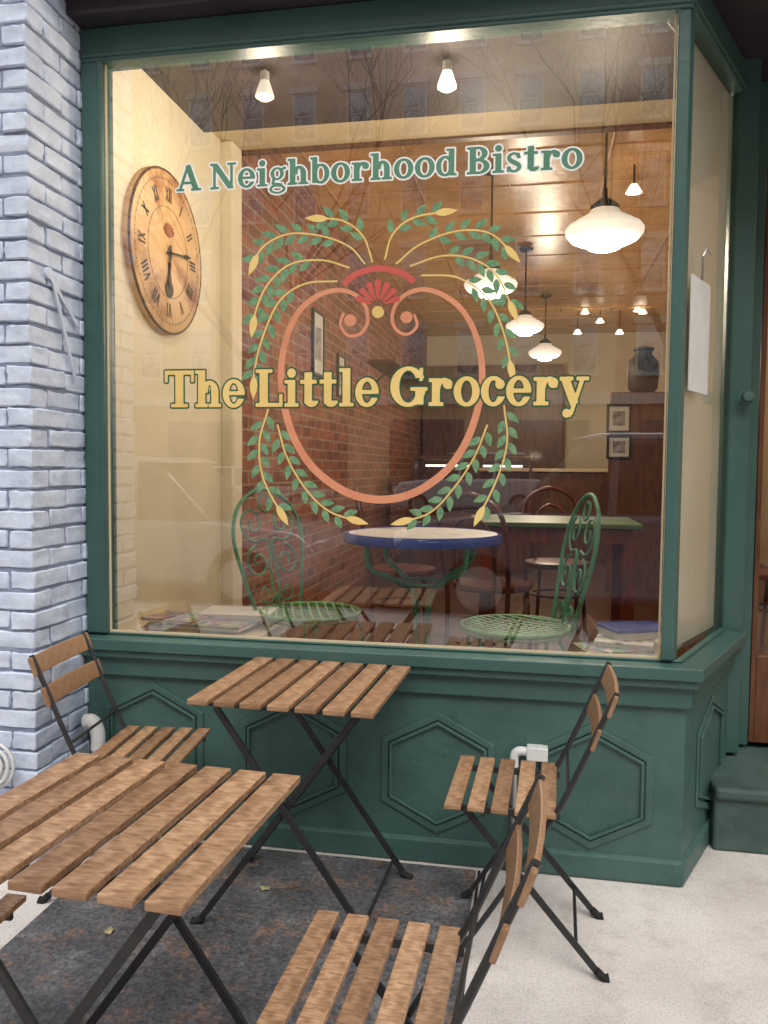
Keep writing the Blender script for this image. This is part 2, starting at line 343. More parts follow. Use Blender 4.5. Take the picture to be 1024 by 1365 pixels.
def hexring(b,c,hw,ht,he,w,o,ux,un,d):
    P=[(0,ht),(hw,he),(hw,-he),(0,-ht),(-hw,-he),(-hw,he)]
    for i in range(6):
        p,q=P[i],P[(i+1)%6]
        A=Vector(o)+Vector(ux)*(c[0]+p[0])+Vector((0,0,1))*(c[1]+p[1]); B=Vector(o)+Vector(ux)*(c[0]+q[0])+Vector((0,0,1))*(c[1]+q[1])
        dd=(B-A).normalized()*w*.35
        b.beam(A-dd+Vector(un)*(d/2+.0007*(i%2)),B+dd+Vector(un)*(d/2+.0007*(i%2)),w,d,up=un)
for cx_,cy_ in ((205,985),(390,1008),(583,1030),(788,1048)):
    X,Z=W(cx_,cy_,YW-.03)
    b=MB()
    for k,(w,d) in ((1,(.024,.007)),(.88,(.010,.013))):
        hexring(b,(X,Z),.185*k,.20*k,.105*k,w,(0,-.03,0),(1,0,0),(0,-1,0),d)
    b.build('hexagon_moulding',M['greenworn'],SF,bevel=.003)
b=MB()
sd0=Vector((DX,DY,0)); sn0=Vector((.9165,-.4,0)); so=Vector((CX,0,0))+sn0*.03
for k,(w,d) in ((1,(.024,.007)),(.86,(.010,.013))): hexring(b,(.36,.34),.2*k,.2*k,.12*k,w,so,sd0,sn0,d)
b.build('hexagon_moulding',M['greenworn'],SF,bevel=.003)
PX=.445; ex,ey=CX+DX*SL,DY*SL
sd=Vector((ex-PX,ey,0)); SLP=sd.length; sd.normalize(); sn=Vector((sd.y,-sd.x,0))
b=MB(); b.box(-1.63,GX0,-.03,.05,.752,2.815); b.box(GX0-.012,GX0-.001,-.036,-.031,.752,2.814); b.build('window_post',M['green'],SF,bevel=.004)
q0=Vector((PX,0,0))+sn*.012
b=MB(); b.prism([(GX1,-.03),(q0.x,-.03),(q0.x+sd.x*.045,-.03+sd.y*.045),(GX1+.012,.035)],.752,2.815); b.build('window_post',M['green'],SF,bevel=.005)
b=MB(); b.prism([(ex+.0,ey-.02),(ex+.075,ey-.01),(ex+.085,ey+.12),(ex-.04,ey+.12),(ex-.02,ey+.0)],.25,3.1); b.build('door_post',M['green'],SF,bevel=.005)
def fpp(o,inner,xl=-1.63):
    bb=Vector((PX,0,0))+sn*o; e=Vector((ex,ey,0))+sn*o; e2=Vector((ex,ey,0))-sn*inner
    return [(xl,-max(o,.03)),(bb.x,-max(o,.03)),(e.x,e.y),(e2.x,e2.y),(PX-inner,inner),(xl,inner)]
b=MB(); b.prism(fpp(.02,.05),2.816,2.935); b.prism([(p[0],p[1]-.006) for p in fpp(.026,.02)],2.83,2.845); b.build('window_header',M['green'],SF,bevel=.004)
b=MB(); b.box(GX0,GX1,-.006,-.001,.752,.760); b.box(GX0,GX0+.006,-.006,-.001,.7605,2.816); b.box(GX1-.006,GX1,-.006,-.001,.7605,2.816); b.build('glazing_bead',M['creamdk'],SF)
b=MB(); b.prism([(-1.63,-.20),(2.6,-.20),(2.6,.9),(-1.63,.9)],3.0,3.06); b.prism([(-1.63,-.12),(2.6,-.12),(2.6,.9),(-1.63,.9)],2.937,2.998); b.prism([(-1.63,-.16),(2.6,-.16),(2.6,.9),(-1.63,.9)],3.062,4.2)
b.prism([(-1.63,-.235),(2.6,-.235),(2.6,-.202),(-1.63,-.202)],3.02,3.12); b.build('cornice',M['dark'],SF,bevel=.008)
def plane(name,P,m,parent):
    b=MB(); b.add(P,[tuple(range(len(P)))]); return b.build(name,m,parent)
pane=plane('window_pane',[(GX0,0,.752),(GX1,0,.752),(GX1,0,2.816),(GX0,0,2.816)],M['glass'],SF)
sg0=Vector((PX,0,0))+sd*.035; sg1=Vector((PX,0,0))+sd*(SLP-.01)
plane('side_pane',[(sg0.x,sg0.y,.752),(sg1.x,sg1.y,.752),(sg1.x,sg1.y,2.816),(sg0.x,sg0.y,2.816)],M['sglass'],SF)
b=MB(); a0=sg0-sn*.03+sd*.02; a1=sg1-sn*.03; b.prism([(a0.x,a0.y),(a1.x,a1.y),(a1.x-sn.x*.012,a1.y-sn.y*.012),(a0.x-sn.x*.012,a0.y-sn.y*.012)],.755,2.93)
b.build('reflection_panel',M['sidereflect'],SF)  # added panel, its cream colour stands in for a reflection in the side pane
b=MB(); dy=ey+.10; x0=ex+.075
b.box(x0,x0+.06,dy,dy+.05,.25,2.9); b.box(x0+.9,x0+1.0,dy,dy+.05,.25,2.9); b.box(x0+.06,x0+.9,dy,dy+.05,2.72,2.9)
b.build('door_frame',M['green'],SF,bevel=.004)
dr=MB(); dr.box(x0+.85,x0+.895,dy+.01,dy+.05,.26,2.71); dr.box(x0+.065,x0+.085,dy+.01,dy+.05,.26,2.71); dr.box(x0+.085,x0+.85,dy+.01,dy+.05,.26,.62); dr.box(x0+.085,x0+.85,dy+.01,dy+.05,2.6,2.71)
door=dr.build('door',M['brown'],SF,bevel=.003)
plane('door_pane',[(x0+.085,dy+.03,.62),(x0+.85,dy+.03,.62),(x0+.85,dy+.03,2.6),(x0+.085,dy+.03,2.6)],M['sglass'],door)
X,Z=W(993,530,YW+ey-.012)
b=MB(); b.lathe([(0.001,-.06),(.018,-.058),(.026,-.045),(.022,-.03),(.011,-.022),(.011,-.008),(.03,-.006),(.032,0)],20,(X,ey-.012,Z),'y'); b.build('knob',M['greenworn'],SF,smooth=50)
b=MB(); b.box(.66,2.6,.26,.9,0,.235); b.box(.66,2.6,.24,.3,.195,.238); b.build('step',M['conc'],SF,bevel=.012)
b=MB(); b.box(x0+1.0,2.6,dy,dy+.1,.2,3.0); b.box(x0-.1,2.6,dy-.0,dy+.1,2.9,3.1); b.build('entry_wall',M['dark'],SF)
b=MB(); b.box(1.72,1.80,.0,dy,.24,2.93); b.build('entry_side_wall',M['cream'],SF)
b=MB(); b.box(1.80,2.6,-.03,.1,0,2.935); b.build('entry_pier',M['green'],SF,bevel=.005)
b=MB(); b.box(-1.6,2.6,.1,.5,4.2,9); b.build('upper_wall',M['pbrickflat'],SF)
# ------------------------------------------------------------------ lettering (signed distance glyphs)
def sbox(X,Y,x0,y0,x1,y1):
    dx=np.abs(X-(x0+x1)/2)-(x1-x0)/2; dy=np.abs(Y-(y0+y1)/2)-(y1-y0)/2
    return np.minimum(np.maximum(dx,dy),0)+np.hypot(np.maximum(dx,0),np.maximum(dy,0))
def sseg(X,Y,x0,y0,x1,y1,w):
    L=math.hypot(x1-x0,y1-y0); cx,cy=(x1-x0)/L,(y1-y0)/L
    u=(X-x0)*cx+(Y-y0)*cy; v=-(X-x0)*cy+(Y-y0)*cx
    return sbox(u,v,0,-w/2,L,w/2)
def sell(X,Y,cx,cy,rx,ry):
    k=np.hypot((X-cx)/rx,(Y-cy)/ry); g=np.hypot((X-cx)/rx**2,(Y-cy)/ry**2)+1e-6
    return k*(k-1)/g
def ring(X,Y,cx,cy,rx,ry,tx,ty): return np.maximum(sell(X,Y,cx,cy,rx,ry),-sell(X,Y,cx,cy,rx-tx,ry-ty))
def glyph(ch,X,Y):
    B=lambda *a:sbox(X,Y,*a); S=lambda *a:sseg(X,Y,*a); O=lambda *a:ring(X,Y,*a); E=lambda *a:sell(X,Y,*a)
    mn=lambda *a:np.minimum.reduce(a); cut=lambda f,g:np.maximum(f,-g); clip=lambda f,g:np.maximum(f,g)
    if ch=='A': f=mn(S(.13,0,.47,1,.09),S(.80,0,.46,1,.2),B(.25,.27,.68,.35),B(0,0,.3,.07),B(.6,0,1.0,.07)); f=clip(f,B(-.1,0,1.1,1.02)); return f,1.04
    if ch=='N': f=mn(B(.12,0,.21,1),S(.14,1.02,.84,-.02,.2),B(.80,0,.89,1),B(0,.93,.26,1),B(0,0,.34,.07),B(.68,.93,1.02,1)); return clip(f,B(-.1,0,1.2,1)),1.06
    if ch=='e': f=cut(O(.33,.36,.33,.38,.17,.08),B(.4,.20,.8,.33)); return mn(f,B(.1,.33,.62,.41)),.70
    if ch=='i': return mn(B(.1,0,.3,.70),B(0,0,.4,.07),B(0,.63,.2,.70),E(.2,.9,.115,.115)),.43
    if ch=='g': return mn(O(.3,.46,.25,.245,.13,.06),O(.31,-.14,.31,.175,.1,.06),S(.16,.25,.13,.05,.1),S(.13,.05,.5,-.0,.13),S(.45,.62,.64,.68,.09)),.66
    if ch=='h' or ch=='n':
        a=clip(O(.44,.40,.265,.31,.2,.09),B(.2,.40,.8,.9)); return mn(B(.09,0,.29,1),B(0,.93,.2,1),B(0,0,.37,.07),a,B(.505,0,.705,.42),B(.42,0,.79,.07)),.82
    if ch=='b': return mn(B(.08,.02,.26,1),B(0,.93,.2,1),O(.4,.36,.32,.38,.17,.08)),.75
    if ch=='d': return mn(B(.45,.02,.64,1),B(.36,.93,.6,1),B(.5,0,.73,.07),O(.32,.36,.32,.38,.17,.08)),.77
    if ch=='o': return O(.35,.36,.35,.38,.18,.08),.72
    if ch=='r': a=clip(O(.42,.40,.24,.31,.12,.1),B(.2,.45,.62,.9)); return mn(B(.09,0,.29,.70),B(0,.63,.2,.70),B(0,0,.39,.07),a,E(.52,.56,.12,.12)),.66
    if ch=='B':
        u=clip(O(.38,.75,.34,.255,.19,.075),B(.3,.4,1,1.2)); l=clip(O(.4,.27,.4,.275,.2,.075),B(.3,-.2,1,.7))
        return mn(B(.1,0,.31,1),B(0,.925,.42,1),B(0,0,.42,.075),B(.25,.49,.45,.55),u,l),.86
    if ch=='s':
        u=cut(O(.26,.52,.23,.19,.12,.07),B(.24,.2,.7,.5)); l=cut(O(.27,.18,.25,.2,.13,.07),B(-.2,.2,.27,.6))
        return mn(u,l,S(.12,.44,.43,.25,.15),B(.4,.5,.46,.68),B(.03,0,.09,.2)),.57
    if ch=='t': return mn(B(.13,.08,.33,.9),B(0,.62,.47,.70),clip(O(.33,.17,.2,.18,.16,.1),B(.1,-.1,.52,.13))),.54
    if ch=='T': return mn(B(.34,0,.57,1),B(0,.91,.91,1),B(0,.7,.07,1),B(.84,.7,.91,1),B(.2,0,.71,.07)),.93
    if ch=='L': return mn(B(.12,0,.35,1),B(0,.93,.49,1),B(0,0,.8,.08),B(.72,0,.8,.32)),.84
    if ch=='l': return mn(B(.1,0,.3,1),B(0,.93,.2,1),B(0,0,.4,.07)),.43
    if ch=='G': f=cut(O(.5,.5,.5,.52,.23,.08),B(.55,.44,1.3,.74)); return mn(f,B(.72,.04,.93,.44),B(.58,.40,1.04,.47),B(.84,.66,.91,.98)),1.06
    if ch=='c': return mn(cut(O(.33,.36,.33,.38,.18,.08),B(.37,.21,.9,.53)),E(.51,.54,.115,.115)),.65
    if ch=='y': return mn(S(.13,.68,.39,.02,.2),S(.60,.66,.30,-.24,.08),E(.19,-.22,.1,.1),B(.2,-.3,.3,-.24),B(0,.63,.34,.70),B(.45,.63,.76,.70)),.74
    return None,.34
def march(b,ch,w,ox,oz,s,sx,y,h=.02):
    xs=np.arange(-.12,1.25,h); ys=np.arange(-.42,1.14,h); X,Y=np.meshgrid(xs,ys)
    f,adv=glyph(ch,X,Y)
    if f is None: return adv
    f=f-w
    ins=f<0; full=ins[:-1,:-1]&ins[1:,:-1]&ins[:-1,1:]&ins[1:,1:]; any_=ins[:-1,:-1]|ins[1:,:-1]|ins[:-1,1:]|ins[1:,1:]
    vs=[];fs=[]
    def emit(P):
        o=len(vs)
        for x,z in P: vs.append((ox+x*s*sx,y,oz+z*s))
        fs.append(tuple(range(o,o+len(P))))
    for r in range(full.shape[0]):
        c=0; row=full[r]
        while c<len(row):
            if row[c]:
                c1=c
                while c1<len(row) and row[c1]: c1+=1
                emit([(xs[c],ys[r]),(xs[c1],ys[r]),(xs[c1],ys[r+1]),(xs[c],ys[r+1])]); c=c1
            elif any_[r,c]:
                q=[(xs[c],ys[r],f[r,c]),(xs[c+1],ys[r],f[r,c+1]),(xs[c+1],ys[r+1],f[r+1,c+1]),(xs[c],ys[r+1],f[r+1,c])]
                P=[]
                for i in range(4):
                    a,bb=q[i],q[(i+1)%4]
                    if a[2]<0: P.append((a[0],a[1]))
                    if (a[2]<0)!=(bb[2]<0):
                        t=a[2]/(a[2]-bb[2]); P.append((a[0]+(bb[0]-a[0])*t,a[1]+(bb[1]-a[1])*t))
                if len(P)>2: emit(P)
                c+=1
            else: c+=1
    b.add(vs,fs); return adv
def line(text,pl,pr,cap_px,mf,mo,wf,wo,sp=.035):
    xl,zl=W(*pl); xr,zr=W(*pr); z=(zl+zr)/2
    xm,zm=W((pl[0]+pr[0])/2,(pl[1]+pr[1])/2); _,zt=W((pl[0]+pr[0])/2,(pl[1]+pr[1])/2-cap_px); s=zt-zm
    X,Y=np.meshgrid(np.array([0.]),np.array([0.]))
    advs=[glyph(c,X,Y)[1]+(sp if c!=' ' else -.06) for c in text]; tot=sum(advs)-sp
    sx=(xr-xl)/(tot*s)
    bo=MB();bf=MB(); x=xl
    for i,c in enumerate(text):
        march(bo,c,wo,x,z,s,sx,-.0022-(i%2)*.0002); march(bf,c,wf,x,z,s,sx,-.0030)
        x+=advs[i]*s*sx
    bo.build('letter_outline',mo,pane); bf.build('lettering',mf,pane)
line('A Neighborhood Bistro',(236,257),(777,222),35,M['letgreen'],M['letwhite'],.008,.066,.05)
line('The Little Grocery',(221,541),(783,541),50,M['yellow'],M['outgreen'],.014,.058,.045)
# ------------------------------------------------------------------ painted emblem
def PW(p,lay): x,z=W(p[0],p[1]); return (x,-.0008-.0003*lay,z)
def ribbon(b,pts,w,lay,fn=None):
    P=[Vector((p[0],p[1],0)) for p in catmull([(p[0],p[1],0) for p in pts],10)]
    n=len(P); vs=[]
    for i in range(n):
        d=(P[min(i+1,n-1)]-P[max(i-1,0)]).normalized(); nn=Vector((-d.y,d.x,0)); ww=w/2*(fn(i/(n-1)) if fn else 1)
        vs+= [PW(P[i]+nn*ww,lay),PW(P[i]-nn*ww,lay)]
    b.add(vs,[(2*i,2*i+1,2*i+3,2*i+2) for i in range(n-1)]); return P
def leaf(b,p,ang,L,wd,lay,ex_=.8):
    n=12; pts=[]
    for k in range(n+1):
        t=k/n; pts.append((t*L,wd/2*math.sin(PI*t**ex_)))
    for k in range(n-1,0,-1):
        t=k/n; pts.append((t*L,-wd/2*math.sin(PI*t**ex_)))
    c,s=math.cos(ang),math.sin(ang)
    vs=[PW((p[0]+x*c-y*s,p[1]+x*s+y*c),lay) for x,y in pts]; b.add(vs,[tuple(range(len(vs)))])
def petal(b,p,ang,r0,r1,w0,w1,lay):
    c,s=math.cos(ang),math.sin(ang)
    pts=[(r0,-w0/2),(r1-w1/2,-w1/2)]+[(r1-w1/2+w1/2*math.cos(a),w1/2*math.sin(a)) for a in np.linspace(-PI/2+.3,PI/2-.3,7)]+[(r1-w1/2,w1/2),(r0,w0/2)]
    b.add([PW((p[0]+x*c-y*s,p[1]+x*s+y*c),lay) for x,y in pts],[tuple(range(len(pts)))])
def disc(b,p,r,lay):
    b.add([PW((p[0]+r*math.cos(2*PI*k/28),p[1]+r*math.sin(2*PI*k/28)),lay) for k in range(28)],[tuple(range(28))])
b=MB()
L_=[(458,417),(454,433),(464,447),(480,445),(490,430),(487,408),(472,392),(450,387),(424,394),(399,415),(382,450),(375,495),(379,540),(391,581),(412,617),(440,643),(472,660),(508,666)]
R_=[(544,660),(576,643),(604,617),(625,581),(638,540),(643,495),(636,452),(619,417),(594,395),(567,386),(544,391),(528,406),(523,427),(531,442),(545,445),(556,434),(552,419)]
ribbon(b,L_+R_,10.5,1,lambda t:.36+.64*math.sin(PI*t)**2.0); disc(b,(467,427),8,2); disc(b,(542,423),8,2)
b.build('emblem_ring',M['terra'],pane)
b=MB(); disc(b,(504,416),8,2); b.build('emblem_dot',M['stalk'],pane)
b=MB(); ribbon(b,[(459,379),(472,367),(490,360),(505,358),(522,360),(540,366),(552,376)],8,1)
for k in range(7):
    a=math.radians(-90+(k-3)*23); petal(b,(504,408),a,9,36-abs(k-3)*1.6,2.5,8.5,2+.3*(k%2))
b.build('emblem_fan',M['redp'],pane)
ST=[[(497,350),(484,315),(456,294),(412,291)],[(487,352),(466,329),(430,315),(385,312),(350,330),(334,362)],[(466,357),(430,347),(388,352),(358,378),(342,412),(336,445)],[(450,375),(408,378),(374,400),(352,445),(340,490),(338,527)],
 [(358,545),(346,590),(352,640),(382,696)],[(370,566),(383,610),(408,652),(440,682),(486,697)],
 [(513,346),(524,312),(552,290),(605,281)],[(528,352),(560,326),(610,308),(655,312),(690,346)],[(546,355),(590,341),(632,346),(664,370),(688,424)],[(562,367),(610,370),(650,398),(672,445),(684,505)],
 [(672,540),(676,590),(662,640),(634,697)],[(650,566),(632,610),(604,652),(572,684),(526,698)]]
bs=MB();bl=MB()
rl=random.Random(3)
for n_,st in enumerate(ST):
    P=ribbon(bs,st,2.4,2)
    acc=0;side=1;tot=sum((P[i+1]-P[i]).length for i in range(len(P)-1)); run=0
    t0=.28 if n_ not in (4,5,10,11) else .02
    for i in range(1,len(P)-1):
        seg=(P[i]-P[i-1]).length; acc+=seg; run+=seg
        if acc>7.6 and tot*t0<run<tot-20:
            acc=0; side=-side; d=(P[i+1]-P[i-1]).normalized(); an=math.atan2(d.y,d.x)+side*rl.uniform(.5,.75)
            nn=Vector((-d.y,d.x,0))*side*2.5; leaf(bl,(P[i].x+nn.x,P[i].y+nn.y),an,rl.uniform(18,22),9.4,1+.2*(i%3))
    d=(P[-1]-P[-4]).normalized(); q=P[-1]-d*26
    bw=MB(); leaf(bw,(q.x,q.y),math.atan2(d.y,d.x),32,10,3); bw.build('wheat_ear',M['yellow'],pane)
bs.build('emblem_stalks',M['stalk'],pane); bl.build('emblem_leaves',M['leafg'],pane)
# ------------------------------------------------------------------ interior shell
FL=.34
b=MB(); b.prism([(-1.9,YW+.055),(.42,YW+.055),(.70,YW+ey-.02),(.70,YW+dy+.06),(2.6,YW+dy+.06),(2.6,12),(-1.9,12)],FL-.05,FL); struct(b.build('shop_floor',M['floor']))
b=MB(); b.box(-1.9,3.0,4.0,12,3.25,3.3); struct(b.build('shop_ceiling',M['ceil']))
b=MB()
for k in range(13): b.box(-1.5,2.4,4.3+k*.6,4.315+k*.6,3.242,3.2495)
for k in range(7): b.box(-1.4+k*.6,-1.385+k*.6,4.05,11.9,3.235,3.2415)
struct(b.build('ceiling_battens',M['ceil'],bevel=.002))
b=MB(); b.prism([(-1.62,YW+.06),(.40,YW+.06),(.68,YW+ey),(.68,3.98),(-1.62,3.98)],2.98,2.997); struct(b.build('bay_ceiling',M['creamdk']))
b=MB(); b.box(-1.62,2.6,3.985,4.03,2.97,3.28); struct(b.build('ceiling_beam',M['brown']))
b=MB(); b.box(-1.62,-1.552,YW+.055,3.84,FL,2.979); struct(b.build('cream_side_wall',M['cream']))
b=MB(); b.box(-1.62,-1.49,3.843,3.98,FL,2.979); struct(b.build('cream_pilaster',M['cream'],bevel=.01))
b=MB(); b.box(-1.7,-1.54,3.983,12,FL,3.25); struct(b.build('interior_brick_wall',M['rbrick']))
b=MB(); b.box(-1.7,2.6,11.5,11.6,FL,3.25); struct(b.build('back_wall',M['cream']))
b=MB(); b.box(2.5,2.6,3.6,11.6,FL,3.25); struct(b.build('interior_right_wall',M['creamdk']))
b=MB(); b.box(.62,1.5,7.0,7.12,FL,2.02); struct(b.build('partition_wall',M['brown']))
b=MB(); b.box(-1.5,.35,10.9,11.0,FL,2.75); struct(b.build('back_cabinet_wall',M['brown']))
X,_=W(858,470,7.06)
b=MB(); b.lathe([(.09,0),(.12,.03),(.13,.16),(.12,.26),(.07,.31),(.07,.34),(.085,.35),(.085,.37),(0.0005,.385)],24); o=b.build('lantern',M['ring'],smooth=50,loc=(X,7.06,2.021)); tag(o,'tall dark lidded jar standing on top of the brown partition','lantern')  # plain lathed shape standing in for a lantern-like object
b=MB(); b.box(-1.55,-1.0,YW+.055,YW+.45,.70,.735); b.box(-1.03,-1.0,YW+.055,YW+.43,FL,.70); tag(b.build('corner_shelf',M['cream'],bevel=.003),'cream display ledge in the left corner of the window, under the newspapers','shelf')
b=MB(); b.prism([(.12,YW+.055),(.40,YW+.055),(.57,YW+.45),(.40,YW+.40)],.70,.735); tag(b.build('corner_shelf',M['cream'],bevel=.003),'small cream ledge in the right corner of the window under magazines','shelf')
def mag(x,y,z,w,h,t,rz,m,label,name='magazine',cat='magazine',grp=None):
    r=thing(name,label,cat,(x,y,z),rz,grp)
    b=MB(); b.box(-w/2,w/2,-h/2,h/2,t*.7,t); b.build('cover',m,r,bevel=.0008)
    b=MB(); b.box(-w/2+.002,w/2-.002,-h/2+.002,h/2-.002,0,t*.69); b.build('pages',M['paper'],r)
z=.7355
mag(-1.33,2.97,z,.34,.28,.018,.25,magmat('m1',1.3),'colourful newspaper lowest of the pile at the left end of the window ledge','newspaper','newspaper')
mag(-1.22,2.95,z+.019,.32,.24,.018,-.1,magmat('m2',5.1,.66,30),'folded newspaper in the middle of the pile on the left window ledge','newspaper','newspaper')
mag(-1.16,3.06,z+.038,.28,.20,.020,.1,M['paper'],'white magazine on top of the newspapers on the left window ledge')
mag(-1.36,2.93,z+.038,.24,.17,.012,-.2,magmat('m3',9.7,.7,34),'small leaflet nearest the glass on the left window ledge','leaflet','leaflet')
mag(.28,2.90,z,.24,.16,.016,.3,magmat('m4',3.3,.62,30),'printed magazine at the bottom of the pile behind the right window post')
mag(.33,2.95,z+.0165,.2,.15,.018,-.2,magmat('m5',7.3,.55,30),'pale printed magazine in the middle of the pile behind the right window post')
mag(.37,3.03,z+.035,.22,.16,.035,.4,M['blue'],'thick blue book on the magazine pile behind the right window post','book','book')
# clock
ck=thing('wall_clock','large round antique wall clock with roman numerals on the cream wall','clock',(-1.552,3.2,2.265))
b=MB(); b.lathe([(.335,0),(.335,.022),(.325,.030),(0.0005,.028)],64,(0,0,0),'x'); b.build('face',mat('aged_clock_face',lin((228,188,138)),.5,c2=lin((160,104,64)),scale=5,lo=.34,hi=.52,detail=9),ck,smooth=40)
b=MB(); b.tube([(.026,.331*math.cos(2*PI*k/64),.331*math.sin(2*PI*k/64)) for k in range(64)],.006,8,True); b.build('rim',mat('clock_rim',lin((104,66,44)),.5,c2=lin((64,38,26)),scale=14),ck,smooth=60)
b=MB(); b.tube([(.0285,.185*math.cos(2*PI*k/64),.185*math.sin(2*PI*k/64)) for k in range(64)],.0018,5,True); b.tube([(.0285,.295*math.cos(2*PI*k/64),.295*math.sin(2*PI*k/64)) for k in range(64)],.0018,5,True)
for k in range(60):
    a=2*PI*k/60; b.beam((.0292,.287*math.sin(a),.287*math.cos(a)),(.0292,.299*math.sin(a),.299*math.cos(a)),.003,.002,up=(1,0,0))
b.build('minute_track',M['ring'],ck)
rom=['XII','I','II','III','IIII','V','VI','VII','VIII','IX','X','XI']
for k,tx_ in enumerate(rom):
    b=MB(); a=2*PI*k/12; ws={'I':.015,'V':.032,'X':.032}; tw=sum(ws[c] for c in tx_); u=-tw/2
    def pt(uu,vv):
        rr=.238+vv; return (.0298,rr*math.sin(a)+uu*math.cos(a),rr*math.cos(a)-uu*math.sin(a))
    for c in tx_:
        w=ws[c]; m=u+w/2; hh=.029
        if c=='I': b.beam(pt(m,-hh),pt(m,hh),.008,.002,up=(1,0,0))
        if c=='V': b.beam(pt(m-.011,hh),pt(m,-hh),.008,.002,up=(1,0,0)); b.beam(pt(m+.011,hh),pt(m,-hh),.0045,.003,up=(1,0,0))
        if c=='X': b.beam(pt(m-.011,hh),pt(m+.011,-hh),.008,.002,up=(1,0,0)); b.beam(pt(m+.011,hh),pt(m-.011,-hh),.0045,.003,up=(1,0,0))
        u+=w
    b.build('numeral',M['ring'],ck)
for a,L,w in ((math.radians(82),.21,.010),(math.radians(184),.15,.016)):
    b=MB(); b.extr([(-w*.5,-.03),(w*.5,-.03),(w*.35,L*.6),(w*.9,L*.75),(0,L),(-w*.9,L*.75),(-w*.35,L*.6)],(.036,0,0),(0,math.cos(a),-math.sin(a)),(0,math.sin(a),math.cos(a)),(1,0,0),.003); b.build('hand',M['ring'],ck)
b=MB(); b.lathe([(.035,.0),(.035,.004),(0.0005,.004)],28,(.0295,0,-.15),'x'); b.beam((.031,0,-.04),(.031,0,-.13),.005,.003,up=(1,0,0)); b.build('pendulum',M['ring'],ck)
b=MB()
for k in range(7):
    a=math.radians(-60+20*k); b.extr([(-.008,0),(.008,0),(.012,.04),(0,.055),(-.012,.04)],(.0292+.0003*k,0,.07),(0,math.cos(a),-math.sin(a)),(0,math.sin(a),math.cos(a)),(1,0,0),.002)
b.build('crest',mat('clock_crest',lin((160,96,62)),.5),ck)
# ------------------------------------------------------------------ lamps
def plight(name,loc,e,r=.05,c=(1,.83,.62)):
    l=bpy.data.lights.new(name,'POINT'); l.energy=e; l.color=c; l.shadow_soft_size=r; o=bpy.data.objects.new(name,l); C.objects.link(o); o.location=loc; return o
def pendant(x,y,z,ztop,k,label,e):
    r=thing('pendant_lamp',label,'lamp',(x,y,z),0,'schoolhouse pendant lamps')
    b=MB(); b.lathe([(0.001,-.085),(.05,-.083),(.075,-.074),(.082,-.060),(.12,-.050),(.155,-.034),(.176,-.010),(.18,.010),(.168,.028),(.142,.036),(.136,.048),(.108,.056),(.102,.068),(.08,.074),(.066,.10)],44); b.v=[(a*k,c*k,d*k) for a,c,d in b.v]; b.build('lamp_shade',M['opal'],r,smooth=40)
    b=MB(); b.lathe([(.066*k,.10*k),(.066*k,.118*k),(.04*k,.14*k),(.012,.16*k),(.012,.2*k)],24); b.build('fitter',M['glowdark'],r,smooth=50)
    b=MB(); b.tube([(0,0,.19*k),(0,0,ztop-z-.02)],.007,8); b.build('rod',M['glowdark'],r)
    b=MB(); b.lathe([(.06,ztop-z),(.055,ztop-z-.02),(.01,ztop-z-.035)],24); b.build('ceiling_rose',M['glowdark'],r)
    plight('pendant_light',(x,y,z-.16),e,.08)
    return r
pendant(.315,4.12,2.53,3.232,1.05,'largest lit opal glass pendant lamp, nearest the right window post',34)
pendant(-.29,5.15,2.52,3.232,.93,'lit opal pendant lamp second from the window, behind the right of the painted wreath',30)
pendant(-.10,7.0,2.58,3.232,.9,'lit opal pendant lamp third from the window',32)
pendant(.09,8.9,2.62,3.232,.98,'smallest lit opal pendant lamp, farthest from the window',36)
def spot(x,y,z0,label,e,m):
    r=thing('spot_lamp',label,'lamp',(x,y,z0),0,'spot bulbs on the window ceiling')
    b=MB(); b.lathe([(.03,0),(.03,-.008),(.006,-.012),(.006,-.045),(.018,-.05),(.019,-.085)],20); b.build('socket',M['white'],r,smooth=50)
    b=MB(); b.lathe([(.018,-.085),(.024,-.10),(.036,-.135),(.037,-.145),(.022,-.155),(0.0005,-.157)],24); b.build('bulb',m,r,smooth=60)
    plight('spot_light',(x,y,z0-.34),e,.06)
X,Z=W(353,118,3.12); spot(X,3.12,2.978,'dim spot bulb above the letter N on the left of the window ceiling',9,M['dimbulb'])
X,Z=W(596,105,3.16); spot(X,3.16,2.978,'bright lit spot bulb at the middle of the window ceiling',13,M['bulb'])
SPL=['small lit ceiling spot to the right of the largest pendant lamp','leftmost lit spot in the far row','second lit spot in the far row','third lit spot in the far row','upper lit spot near the right of the far row','small upper lit spot in the far row','rightmost lit spot in the far row','single lit spot left of the far row, above the pendant farthest away','highest lit spot of the far group']
for i,(px,py) in enumerate(((845,257),(770,445),(800,430),(826,445),(850,415),(780,418),(857,418),(748,405),(815,398))):
    y=5.2 if i==0 else 9.8; X,_=W(px,py,y)
    r=thing('ceiling_spot',SPL[i],'lamp',(X,y,3.23),0,'small ceiling spots')
    _,Zz=W(px,py,y); dz=Zz-3.23
    b=MB(); b.tube([(0,0,0),(0,0,dz+.05)],.006,6); b.build('stem',M['glowdark'],r)
    b=MB(); b.lathe([(.02,dz+.05),(.05,dz),(0.0005,dz-.01)],16); b.build('bulb',M['bulb'],r,smooth=60)
